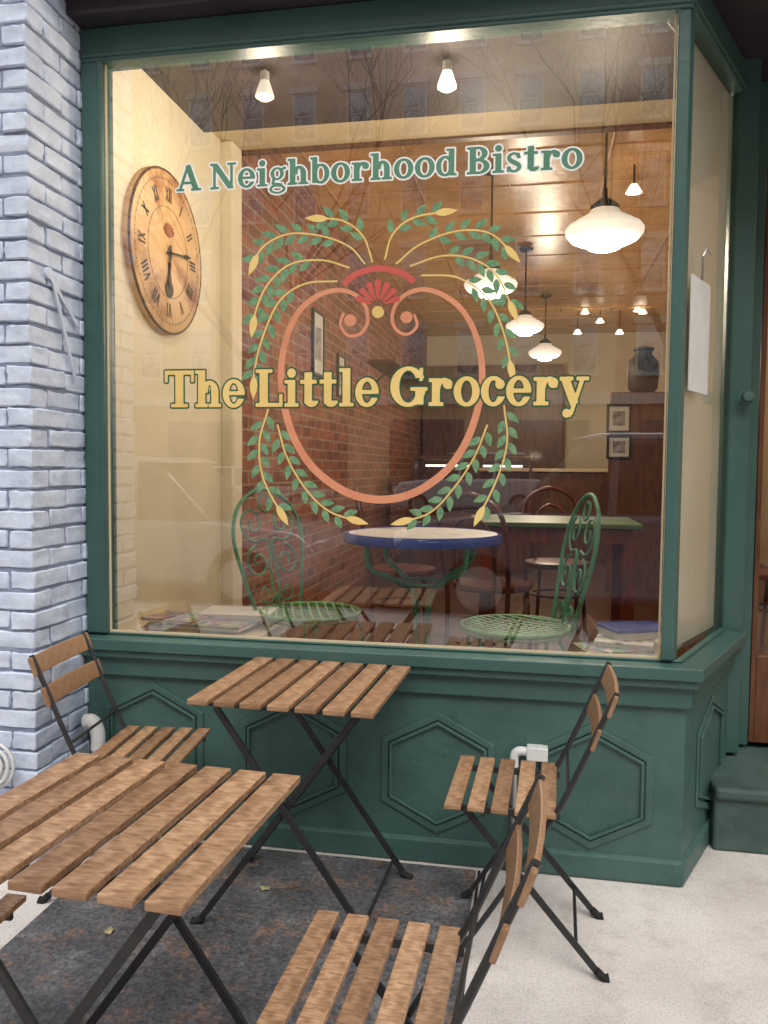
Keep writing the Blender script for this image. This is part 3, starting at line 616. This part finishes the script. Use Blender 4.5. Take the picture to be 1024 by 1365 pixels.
# ------------------------------------------------------------------ iron chairs inside
def iron_chair(label,loc,rz,seatm):
    r=thing('iron_chair',label,'chair',loc,rz,'green wrought iron chairs')
    b=MB(); b.tube([(.20*math.cos(a),.20*math.sin(a),.45) for a in np.linspace(0,2*PI,41)[:-1]],.009,8,True)
    b.tube([(.185*math.cos(a),.185*math.sin(a),.43) for a in np.linspace(0,2*PI,41)[:-1]],.005,6,True)
    for s in (-1,1):
        for k in range(-5,6):
            c=k*.035; h=math.sqrt(.197**2-c*c); n=Vector((math.cos(PI/4*s),math.sin(PI/4*s),0)); t=Vector((-n.y,n.x,0))
            P=[n*c+t*(h*u)+Vector((0,0,.452+.004*s-.012*(1-u*u)*(1-(c/.2)**2))) for u in (-1,-.5,0,.5,1)]
            for i in range(4): b.beam(P[i],P[i+1],.010,.003)
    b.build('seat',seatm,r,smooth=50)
    def bp(y,z): return Vector((-.175-.20*(z-.45),y,z))
    b=MB()
    out=catmull([bp(.13,.44),bp(.17,.58),bp(.20,.74),bp(.16,.86),bp(.07,.925),bp(0,.94),bp(-.07,.925),bp(-.16,.86),bp(-.20,.74),bp(-.17,.58),bp(-.13,.44)],6); b.tube(out,.008,8)
    for s in (-1,1):
        def spiral(cy,cz,r0,a0,turns,dirn,n=26):
            return [bp(cy*s+s*(r0*(1-.8*k/n))*math.cos(a0+dirn*turns*2*PI*k/n),cz+(r0*(1-.8*k/n))*math.sin(a0+dirn*turns*2*PI*k/n)) for k in range(n+1)]
        b.tube(spiral(.085,.80,.075,-PI/2,1.4,1),.0048,6)
        b.tube(spiral(.08,.64,.07,PI/2,1.4,-1),.0048,6)
        b.tube(spiral(.06,.51,.045,PI,1.2,1),.0045,6)
        b.tube(catmull([bp(0,.46),bp(.02*s,.55),bp(.012*s,.72),bp(.085*s,.725)],6),.005,6)
    b.tube([bp(.035*math.cos(a),.88+.035*math.sin(a)) for a in np.linspace(0,2*PI,17)[:-1]],.005,6,True)
    b.build('backrest',M['iron'],r,smooth=60)
    for sx,sy in ((1,1),(1,-1),(-1,1),(-1,-1)):
        b=MB(); b.tube(catmull([(.13*sx,.12*sy,.44),(.155*sx,.14*sy,.36),(.13*sx,.12*sy,.2),(.15*sx,.14*sy,.06),(.175*sx,.16*sy,.0)],6),.008,8); b.build('leg',M['iron'],r,smooth=60)
    b=MB(); b.tube([(.155*math.cos(a),.155*math.sin(a),.24) for a in np.linspace(0,2*PI,31)[:-1]],.006,6,True); b.build('stretcher',M['iron'],r,smooth=60)
    return r
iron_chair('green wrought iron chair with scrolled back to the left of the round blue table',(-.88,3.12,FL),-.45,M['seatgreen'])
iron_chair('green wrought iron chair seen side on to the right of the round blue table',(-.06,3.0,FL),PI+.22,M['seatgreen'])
t=thing('round_table','round blue rimmed enamel table with green scroll legs inside the window','table',(-.43,3.16,FL))
TZ=.02
b=MB(); b.lathe([(0.0005,.752+TZ),(.285,.752+TZ),(.295,.757+TZ)],48); b.build('tabletop',M['bluetop'],t,smooth=40)
b=MB(); b.lathe([(.294,.7565+TZ),(.303,.760+TZ),(.312,.752+TZ),(.316,.742+TZ),(.314,.724+TZ),(.300,.720+TZ),(.300,.73+TZ),(0.0005,.735+TZ)],48); b.build('rim',M['blue'],t,smooth=50)
for k in range(4):
    a=PI/4+k*PI/2; c,s=math.cos(a),math.sin(a)
    b=MB(); b.tube(catmull([(.27*c,.27*s,.74),(.25*c,.25*s,.65),(.14*c,.14*s,.60),(.045*c,.045*s,.52),(.03*c,.03*s,.3),(.05*c,.05*s,.16),(.16*c,.16*s,.08),(.23*c,.23*s,.0)],6),.010,8); b.build('leg',M['iron'],t,smooth=60)
b=MB(); b.tube([(.09*math.cos(q),.09*math.sin(q),.58) for q in np.linspace(0,2*PI,25)[:-1]],.006,6,True); b.tube([(.2*math.cos(q),.2*math.sin(q),.735) for q in np.linspace(0,2*PI,33)[:-1]],.007,6,True); b.build('brace_ring',M['iron'],t,smooth=60)
def bent(label,loc,rz,proto=None):
    r=thing('bentwood_chair',label,'chair',loc,rz,'bentwood chairs')
    b=MB(); b.lathe([(0.0005,.455),(.18,.458),(.2,.455),(.205,.44),(.2,.425),(0.0005,.43)],32); b.build('seat',M['bentwood'],r,smooth=50)
    b=MB()
    def bp(y,z): return (-.17-.22*max(0,z-.45),y,z)
    b.tube(catmull([bp(.17,0.0),bp(.165,.25),bp(.17,.45),bp(.185,.68),bp(.15,.84),bp(0,.91),bp(-.15,.84),bp(-.185,.68),bp(-.17,.45),bp(-.165,.25),bp(-.17,0)],6),.013,8)
    b.tube(catmull([bp(.10,.45),bp(.11,.6),bp(.09,.74),bp(0,.80),bp(-.09,.74),bp(-.11,.6),bp(-.10,.45)],6),.010,8); b.build('backrest',M['bentwood'],r,smooth=60)
    for s in (-1,1):
        b=MB(); b.tube([(.13,.13*s,.43),(.16,.15*s,0)],.012,8); b.build('leg',M['bentwood'],r,smooth=60)
    b=MB(); b.tube([(.165*math.cos(q),.165*math.sin(q),.25) for q in np.linspace(0,2*PI,25)[:-1]],.008,6,True); b.build('stretcher',M['bentwood'],r,smooth=60)
    return r
b0=bent('dark bentwood chair behind the right side of the round blue table',(-.2,4.12,FL),1.15)
dup(b0,(-.75,4.6,FL),.2,'dark bentwood chair behind the left side of the round blue table')
dup(b0,(.15,5.15,FL),-1.4,'dark bentwood chair on the far side of the red brown table')
dup(b0,(1.42,4.9,FL),2.6,'dark bentwood chair seen through the glass of the shop door')
t=thing('dining_table','red brown wooden dining table with green top behind the green iron chair','table',(.12,4.5,FL))
b=MB(); b.box(-.42,.42,-.33,.33,.735,.76); b.build('tabletop',mat('green_table_top',lin((58,104,70)),.4,c2=lin((92,96,52)),scale=8),t,bevel=.004)
b=MB(); b.box(-.38,.38,-.30,.30,.655,.733); b.build('apron',M['redwood'],t,bevel=.003)
for sx in (-1,1):
    for sy in (-1,1):
        b=MB(); b.box(sx*.36-.03,sx*.36+.03,sy*.27-.03,sy*.27+.03,0,.654); b.build('leg',M['redwood'],t,bevel=.003)
t=thing('display_case','lit glass fronted display case at the back of the shop','display case',(-.62,8.4,FL))
b=MB(); b.box(-.6,.6,-.3,.3,0,.55); b.build('base',M['brown'],t,bevel=.01)
b=MB(); b.box(-.6,.6,-.3,.3,1.12,1.16); b.box(-.6,-.57,-.3,.3,.55,1.12); b.box(.57,.6,-.3,.3,.55,1.12); b.build('case_frame',M['brown'],t,bevel=.004)
b=MB(); b.box(-.5,-.05,-.02,.02,1.05,1.07); b.box(.1,.5,-.02,.02,1.05,1.07); b.build('case_lamp',M['tube'],t)
t=thing('shop_counter','dark wooden service counter at the far end of the shop','counter',(.1,9.6,FL))
b=MB(); b.box(-.7,.9,-.3,.3,0,1.0); b.build('cabinet',M['brown'],t,bevel=.01)
b=MB(); b.box(-.73,.93,-.33,.33,1.002,1.04); b.build('countertop',M['creamdk'],t,bevel=.005)
t=thing('wall_shelf','long wooden wall shelf with iron brackets on the interior brick wall','shelf',(-1.54,8.6,2.35))
b=MB(); b.box(0,.26,-1.2,1.2,.0,.03); b.build('board',M['brown'],t,bevel=.003)
for y in (-1,0,1):
    b=MB(); b.tube([(.0,y,-.2),(.2,y,-.005)],.01,6); b.build('bracket',M['black'],t)
prm=mat('print',(.4,.4,.4),.5,c2=(.03,.03,.03),scale=14)
def picture(label,x,y,z,w,h,face):
    t=thing('picture_frame',label,'picture',(x,y,z),0 if face=='y' else PI/2)
    b=MB(); 
    b.box(-w/2,w/2,-.02,0,h/2-.02,h/2); b.box(-w/2,w/2,-.02,0,-h/2,-h/2+.02); b.box(-w/2,-w/2+.02,-.02,0,-h/2+.02,h/2-.02); b.box(w/2-.02,w/2,-.02,0,-h/2+.02,h/2-.02); b.build('frame',M['ring'],t)
    b=MB(); b.box(-w/2+.02,w/2-.02,-.010,-.001,-h/2+.02,h/2-.02); b.build('mount',M['paper'],t)
    b=MB(); b.box(-w/4,w/4,-.0135,-.0102,-h/4,h/4); b.build('print',prm,t)
X,Z=W(825,558,7.0); picture('upper of two framed black and white pictures on the brown partition',X,6.998,Z,.20,.24,'y')
X,Z=W(825,596,7.0); picture('lower of two framed black and white pictures on the brown partition',X,6.998,Z,.20,.20,'y')
picture('framed picture on the interior brick wall nearer the window',-1.539,5.6,2.25,.30,.46,'x')
picture('framed picture on the interior brick wall farther from the window',-1.539,6.3,2.1,.24,.34,'x')
t=thing('menu_holder','white menu sheet hanging from a hook on the side glass by the door','menu',(0,YW,0))
mo=Vector((PX,0,0))+sn*.012
def SP(u,z,o=0): return mo+sd*u+sn*o+Vector((0,0,z))
b=MB(); b.add([SP(.09,1.64),SP(.31,1.64),SP(.31,2.02),SP(.09,2.02),SP(.09,1.64,.004),SP(.31,1.64,.004),SP(.31,2.02,.004),SP(.09,2.02,.004)],[(3,2,1,0),(4,5,6,7),(0,1,5,4),(1,2,6,5),(2,3,7,6),(3,0,4,7)]); b.build('sheet',M['paper'],t)
b=MB(); b.tube([SP(.2,2.02,.006),SP(.2,2.10,.006),SP(.22,2.13,.012),SP(.25,2.11,.02)],.004,6); b.build('hook',M['steel'],t)
# ------------------------------------------------------------------ folding bistro furniture outside
def bistro_table(label,loc,rz,tints):
    r=thing('folding_table',label,'table',loc,rz,'folding slatted bistro tables')
    b=MB(); n=7; w=.55; sw=.063; gap=(w-n*sw)/(n-1)
    for k in range(n):
        x=-w/2+sw/2+k*(sw+gap); j=random.uniform(-.0015,.0015); b.beam((x+j,-.27,.700),(x-j,.27,.700),sw,.016,t=tints[k])
    b.build('tabletop',M['wood'],r,bevel=.003)
    b=MB()
    for y in (-.20,.20): b.beam((-.25,y,.683),(.25,y,.683),.028,.016)
    for x in (-.22,.22): b.beam((x,-.2,.674),(x,.2,.674),.012,.012)
    b.build('rail',M['black'],r,bevel=.001)
    for s in (-1,1):
        for yy in (-1,1):
            y=yy*(.215 if s>0 else .195)
            b=MB(); b.beam((-.21*s,y,.675),(.275*s,y,.012),.009,.019,up=(1,0,.7)); l=b.build('leg',M['black'],r,bevel=.001)
            b=MB(); b.tube([(.262*s,y,.022),(.288*s,y,.006),(.300*s,y,.008)],.012,8); b.build('foot',M['rubber'],l,smooth=60)
        yb=(.215 if s>0 else .195)
        b=MB(); b.tube([(.235*s,-yb,.066),(.235*s,yb,.066)],.006,8); b.build('crossbar',M['black'],r)
    return r
bistro_table('folding slatted wooden bistro table against the shop window, farther of the two',(-.6816,2.385,0),-.0376,(.82,.68,.74,.88,.72,.84,.79))
bistro_table('folding slatted wooden bistro table in the foreground at lower left',(-.7728,1.3905,0),-.0565,(.86,.76,.92,.70,.80,.93,.84))
def bistro_chair(label,loc,rz):
    r=thing('folding_chair',label,'chair',loc,rz,'folding slatted bistro chairs')
    b=MB(); n=5; D=.30; sw=.046; gap=(D-n*sw)/(n-1); ts=(.76,.94,.70,.90,.82)
    for k in range(n):
        x=-D/2+sw/2+k*(sw+gap)+.01; b.beam((x,-.195,.452),(x,.195,.452),sw,.014,t=ts[k])
    b.build('seat',M['wood'],r,bevel=.003)
    b=MB()
    for s in (-1,1): b.beam((-.15,s*.15,.437),(.155,s*.15,.437),.010,.018)
    b.beam((-.13,-.15,.437),(-.13,.15,.437),.01,.01); b.build('seat_frame',M['black'],r,bevel=.001)
    for z,x,tt in ((.757,-.283,.78),(.665,-.243,.72)):
        b=MB()
        N=6; P=[Vector((x-.010*(1-(2*k/N-1)**2)+.006,-.195+.39*k/N,z)) for k in range(N+1)]
        up=Vector((-.36,0,1)).normalized(); nn=Vector((1,0,.36)).normalized(); rv=random.random()*9
        vs=[];fs=[];uv=[]
        for p in P:
            for a_,c_ in ((-1,-1),(1,-1),(1,1),(-1,1)): vs.append(p+up*(.030*a_)+nn*(.0055*c_))
        for k in range(N):
            for q in range(4):
                fs.append((4*k+q,4*k+(q+1)%4,4*k+4+(q+1)%4,4*k+4+q)); u0,u1=rv+.065*k,rv+.065*(k+1)
                va={0:0,1:.06,2:.07,3:.13}[q]; vb={0:.06,1:.07,2:.13,3:.14}[q]
                uv.append([(u0,rv+va),(u0,rv+vb),(u1,rv+vb),(u1,rv+va)])
        fs+=[(3,2,1,0),(4*N,4*N+1,4*N+2,4*N+3)]; uv+=[[(0,0)]*4]*2
        b.add(vs,fs,uv,tt)
        b.build('back_slat',M['wood'],r,bevel=.003)
    for s in (-1,1):
        y=s*.172
        b=MB()
        b.tube(catmull([(-.290,y,.79),(-.250,y,.70),(-.168,y,.51),(-.12,y,.42),(0,y,.215),(.13,y,.012)],4),.008,8); l=b.build('leg',M['black'],r,smooth=60)
        b=MB(); b.tube([(.122,y,.024),(.14,y,.007),(.152,y,.009)],.012,8); b.build('foot',M['rubber'],l,smooth=60)
        y=s*.154
        b=MB(); b.beam((.11,y,.44),(-.265,y,.012),.008,.018,up=(1,0,-.8)); l=b.build('leg',M['black'],r,bevel=.001)
        b=MB(); b.tube([(-.255,y,.024),(-.275,y,.006),(-.288,y,.009)],.012,8); b.build('foot',M['rubber'],l,smooth=60)
    for x,z,w in ((.075,.10,.172),(-.2,.085,.154),(-.17,.52,.172)):
        b=MB(); b.tube([(x,-w,z),(x,w,z)],.005,8); b.build('crossbar',M['black'],r)
    return r
c0=bistro_chair('folding slatted chair at the right, in front of the rightmost hexagon panel',(-.06,2.33,0),PI-.03)
dup(c0,(-.27,1.37,0),PI-.03,'folding slatted chair cut off by the bottom edge, nearest the camera')
dup(c0,(-1.235,2.40,0),.10,'folding slatted chair at the left against the painted brick pillar')
dup(c0,(-1.20,1.30,0),.03,'folding slatted chair mostly out of view under the foreground table')
# ------------------------------------------------------------------ pipes, bracket, hose, leaves
X,Z=W(700,1003,YW-.05)
pp=thing('drain_pipe','white plastic pipe elbow sticking out of the green base behind the right chair','pipe',(0,0,0))
b=MB(); b.box(X+.005,X+.075,YW-.075,YW-.03,Z-.02,Z+.025); b.tube(catmull([(X+.01,YW-.055,Z+.005),(X-.02,YW-.055,Z+.005),(X-.035,YW-.055,Z-.01),(X-.035,YW-.055,Z-.05)],6),.015,14); b.build('elbow',M['white'],pp,bevel=.003,smooth=60)
b=MB(); b.tube([(X-.035,YW-.055,Z-.05),(X-.035,YW-.055,0)],.013,12); b.build('downpipe',M['steel'],pp,smooth=60)
X,Z=W(97,962,YW-.06)
pp=thing('drain_pipe','white plastic pipe elbow at the foot of the painted brick pillar','pipe',(0,0,0))
b=MB(); b.tube(catmull([(-1.60,YW-.1,Z+.02),(-1.57,YW-.1,Z+.02),(-1.55,YW-.1,Z-.02),(-1.55,YW-.1,Z-.08)],6),.026,14); b.build('elbow',M['white'],pp,smooth=60)
b=MB(); b.tube([(-1.55,YW-.1,Z-.08),(-1.55,YW-.1,0)],.022,12); b.build('downpipe',M['white'],pp,smooth=60)
hz=thing('hose_coil','white hose coil on the brick pillar at the left edge','hose',(-1.76,2.36,.37))
b=MB()
for k in range(4): b.tube([((.075-.012*k)*math.cos(a),-.005-.012*(k%2),(.075-.012*k)*math.sin(a)) for a in np.linspace(0,2*PI,33)[:-1]],.006,8,True)
b.build('coil',M['white'],hz,smooth=60)
b=MB(); b.tube([(0,.04,.0),(0,-.03,0)],.012,10); b.build('hook',M['steel'],hz)
wb=thing('wall_bracket','pale painted metal arm bracket on the side of the brick pillar','bracket',(-1.632,2.55,1.75))
b=MB(); b.beam((.01,-.06,.27),(.01,.12,.12),.006,.014); b.beam((.012,-.03,.24),(.012,.10,-.08),.006,.012); b.build('arm',M['pbrick'],wb)
b=MB(); b.lathe([(.02,0),(.02,.012),(0.0005,.014)],14,(0,-.05,.27),'x'); b.build('mounting_plate',M['pbrick'],wb)
lm=mat('dry_leaf',lin((190,180,130)),.7,c2=lin((150,130,90)),scale=20)
for k,(x,y) in enumerate(((-.83,2.42),(-1.2,2.1),(-.5,1.9))):
    b=MB(); n=10; pts=[(.020*math.cos(2*PI*i/n)*(1 if i%2 else .7),.014*math.sin(2*PI*i/n)*(1 if i%2 else .75),.003*math.sin(i*1.7)) for i in range(n)]; b.add(pts,[tuple(range(n))])
    o=b.build('fallen_leaf',lm,loc=(x,y,.0125)); o.rotation_euler=(0.05,.06,k*1.3); tag(o,'small dry pale leaf lying on the dark slab','leaf','dry leaves on the slab')
# ------------------------------------------------------------------ across the street (seen in the glass)
def facade(label,cx,w,h,m,ncol,nrow):
    r=thing('apartment_building',label,'building',(cx,-27,0))
    b=MB(); b.box(-w/2,w/2,-10,0,0,h); b.build('wall',m,r)
    b=MB()
    b.box(-w/2,w/2,.002,.35,3.9,4.3); b.box(-w/2,w/2,.002,.5,h-1,h+.3); b.build('band_course',M['stone'],r)
    fr=None
    for i in range(ncol):
        for j in range(nrow):
            x=-w/2+(i+.5)*w/ncol; z=5.1+j*3.2
            if fr is None:
                b=MB(); b.box(-.55,.55,0,.12,-.12,0); b.box(-.6,.6,0,.14,1.9,2.15); b.box(-.5,-.42,0,.05,0,1.9); b.box(.42,.5,0,.05,0,1.9); b.box(-.42,.42,0,.06,.92,.98); b.box(-.42,.42,0,.05,1.84,1.9)
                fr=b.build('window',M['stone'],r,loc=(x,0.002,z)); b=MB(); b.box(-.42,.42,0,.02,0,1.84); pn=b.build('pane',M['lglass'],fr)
            else:
                q=fr.copy(); C.objects.link(q); q.location=(x,0.002,z); p2=pn.copy(); C.objects.link(p2); p2.parent=q
    for i in range(ncol//2):
        x=-w/2+(i+.5)*w/(ncol//2); b=MB(); b.box(x-1.5,x+1.5,.002,.06,.3,3.3); b.build('shop_window',M['dglass'],r)
facade('tan brick apartment building across the street, reflected in the window',-14,34,23,M['facade'],15,5)
facade('brown brick apartment building across the street, next to the tan one',20,34,25,M['facade2'],14,5)
def car(label,x,y,col,L,Hc,rz):
    r=thing('parked_car',label,'car',(x,y,-.12),rz,'cars parked along the street')
    m=mat('car_paint',col,.12,.2,c2=col,spec=1.0); Wd=.9
    zb=Hc*.58
    b=MB(); b.extr([(-L/2,.3),(-L/2+.05,zb*.85),(-L/2+.25,zb),(L/2-1.2,zb),(L/2-.25,zb*.9),(L/2,zb*.65),(L/2-.02,.3),(L/2-.4,.22),(-L/2+.4,.22)],(0,-Wd,0),(1,0,0),(0,0,1),(0,1,0),2*Wd); b.build('body',m,r,bevel=.09,seg=4,smooth=60)
    gx0,gx1=-L/2+.2,L/2-1.15
    def gh(k0,k1,z0,z1,ins0,ins1,mm,nm,bv):
        b=MB(); vs=[]
        for z,a0,a1,wi in ((z0,gx0+k0,gx1-k0*1.2,Wd-ins0),(z1,gx0+k1,gx1-k1*1.5,Wd-ins1)):
            vs+=[(a0,-wi,z),(a1,-wi,z),(a1,wi,z),(a0,wi,z)]
        b.add(vs,[(3,2,1,0),(4,5,6,7),(0,1,5,4),(1,2,6,5),(2,3,7,6),(3,0,4,7)]); b.build(nm,mm,r,bevel=bv,seg=3,smooth=60)
    gh(.0,.45,zb-.03,Hc-.06,.06,.2,M['dglass'],'windows',.05); gh(.43,.55,Hc-.07,Hc,.19,.25,m,'roof',.03)
    for sy in (-1,1):
        for xx in (-L*.16,L*.06):
            b=MB(); b.beam((xx,sy*(Wd-.05),zb-.02),(xx-.05,sy*(Wd-.185),Hc-.07),.07,.03,up=(0,sy,0)); b.build('pillar',m,r)
    for sx in (-L/2+.85,L/2-.85):
        for sy in (-1,1):
            b=MB(); b.lathe([(0.001,-.1),(.33,-.1),(.34,-.06),(.34,.06),(.33,.1),(0.001,.1)],28,(sx,sy*(Wd-.08),.34),'y'); w_=b.build('wheel',M['rubber'],r,smooth=40)
            b=MB(); b.lathe([(0.001,.105),(.2,.105),(.22,.09)],20,(sx,sy*(Wd-.08)+(0 if sy>0 else -.195),.34),'y'); b.build('rim',M['steel'],w_)
    for sy in (-.65,.65):
        b=MB(); b.box(L/2-.1,L/2+.01,sy-.15,sy+.15,zb*.66,zb*.8); b.build('headlight',M['white'],r,bevel=.02)
        b=MB(); b.box(-L/2-.01,-L/2+.1,sy-.15,sy+.15,zb*.66,zb*.8); b.build('tail_light',M['redp'],r,bevel=.02)
car('grey sport utility car parked at the kerb, reflected right of the emblem',1.0,-3.15,(.14,.16,.20),4.7,1.85,PI)
car('silver car parked at the kerb, reflected at the left of the window',-4.4,-3.15,(.42,.43,.45),4.6,1.6,0)
car('red car parked at the kerb, reflected at the right end of the window',6.6,-3.15,(.45,.03,.02),4.4,1.5,PI)
car('white car parked on the far side of the street',-9,-20.5,(.7,.7,.7),4.6,1.5,0)
car('white van parked on the far side of the street',-2,-20.5,(.75,.75,.75),4.8,2.0,PI)
car('black car parked on the far side of the street',5,-20.5,(.02,.02,.02),4.6,1.5,PI)
def tree(label,x,y,h,seed):
    rnd=random.Random(seed); r=thing('street_tree',label,'tree',(x,y,0))
    tb=MB(); tb.tube([(0,0,0),(.03,0,h*.15),(-.03,.05,h*.3)],[.14,.11,.09],10); tb.build('trunk',M['bark'],r,smooth=60)
    cb=MB()
    def br(p,d,L,rad,dep):
        n=4;P=[p];q=p;dd=d
        for i in range(n):
            dd=(dd+Vector((rnd.uniform(-.2,.2),rnd.uniform(-.2,.2),rnd.uniform(-.05,.15)))).normalized(); q=q+dd*L/n; P.append(q)
        cb.tube(P,[rad*(1-.5*i/n) for i in range(n+1)],5 if dep<2 else 4)
        if dep<5:
            for k in range(3 if dep<4 else 2):
                a=rnd.uniform(0,2*PI); t=Vector((math.cos(a),math.sin(a),rnd.uniform(.1,.6)))
                br(P[rnd.choice((2,3,4))],(dd*.9+t*.75).normalized(),L*.72,rad*.52,dep+1)
    for k in range(4):
        a=k*PI/2+rnd.random(); br(Vector((-.03,.05,h*.28)),Vector((math.cos(a)*.7,math.sin(a)*.7,1)).normalized(),h*.27,.055,0)
    cb.build('crown',M['bark'],r)
tree('bare street tree across the road, left of the window reflection',-5.5,-9.5,12,3)
tree('bare street tree across the road, right of the window reflection',2.5,-10.5,12.5,5)
# ------------------------------------------------------------------ light
sc=bpy.context.scene
w=bpy.data.worlds.new('World'); sc.world=w; w.use_nodes=True; n=w.node_tree.nodes; l=w.node_tree.links
sky=n.new('ShaderNodeTexSky'); sky.sky_type='NISHITA'; sky.sun_disc=False
EL=math.radians(52); AZ=math.radians(165)
sky.sun_elevation=EL; sky.sun_rotation=AZ; sky.air_density=1.3; sky.dust_density=3
hs=n.new('ShaderNodeHueSaturation'); hs.inputs['Saturation'].default_value=.25; hs.inputs['Value'].default_value=1.55
l.new(sky.outputs[0],hs.inputs['Color']); l.new(hs.outputs[0],n['Background'].inputs[0]); n['Background'].inputs[1].default_value=.15
s=bpy.data.lights.new('sun','SUN'); s.energy=1.2; s.angle=math.radians(40); s.color=(1,.96,.9); so_=bpy.data.objects.new('sun',s); C.objects.link(so_)
dv=Vector((math.sin(AZ)*math.cos(EL),math.cos(AZ)*math.cos(EL),math.sin(EL))); so_.rotation_euler=dv.to_track_quat('Z','Y').to_euler()
# ------------------------------------------------------------------ camera
cd=bpy.data.cameras.new('camera'); cam=bpy.data.objects.new('camera',cd); C.objects.link(cam); sc.camera=cam
cam.matrix_world=Matrix(((RR.x,UU.x,-FF.x,0),(RR.y,UU.y,-FF.y,0),(RR.z,UU.z,-FF.z,CH),(0,0,0,1)))
cd.sensor_fit='VERTICAL'; cd.sensor_height=36; cd.lens=36*F/1365; cd.clip_start=.05; cd.clip_end=500
sc.view_settings.view_transform='Standard'; sc.view_settings.look='None'; sc.view_settings.exposure=0
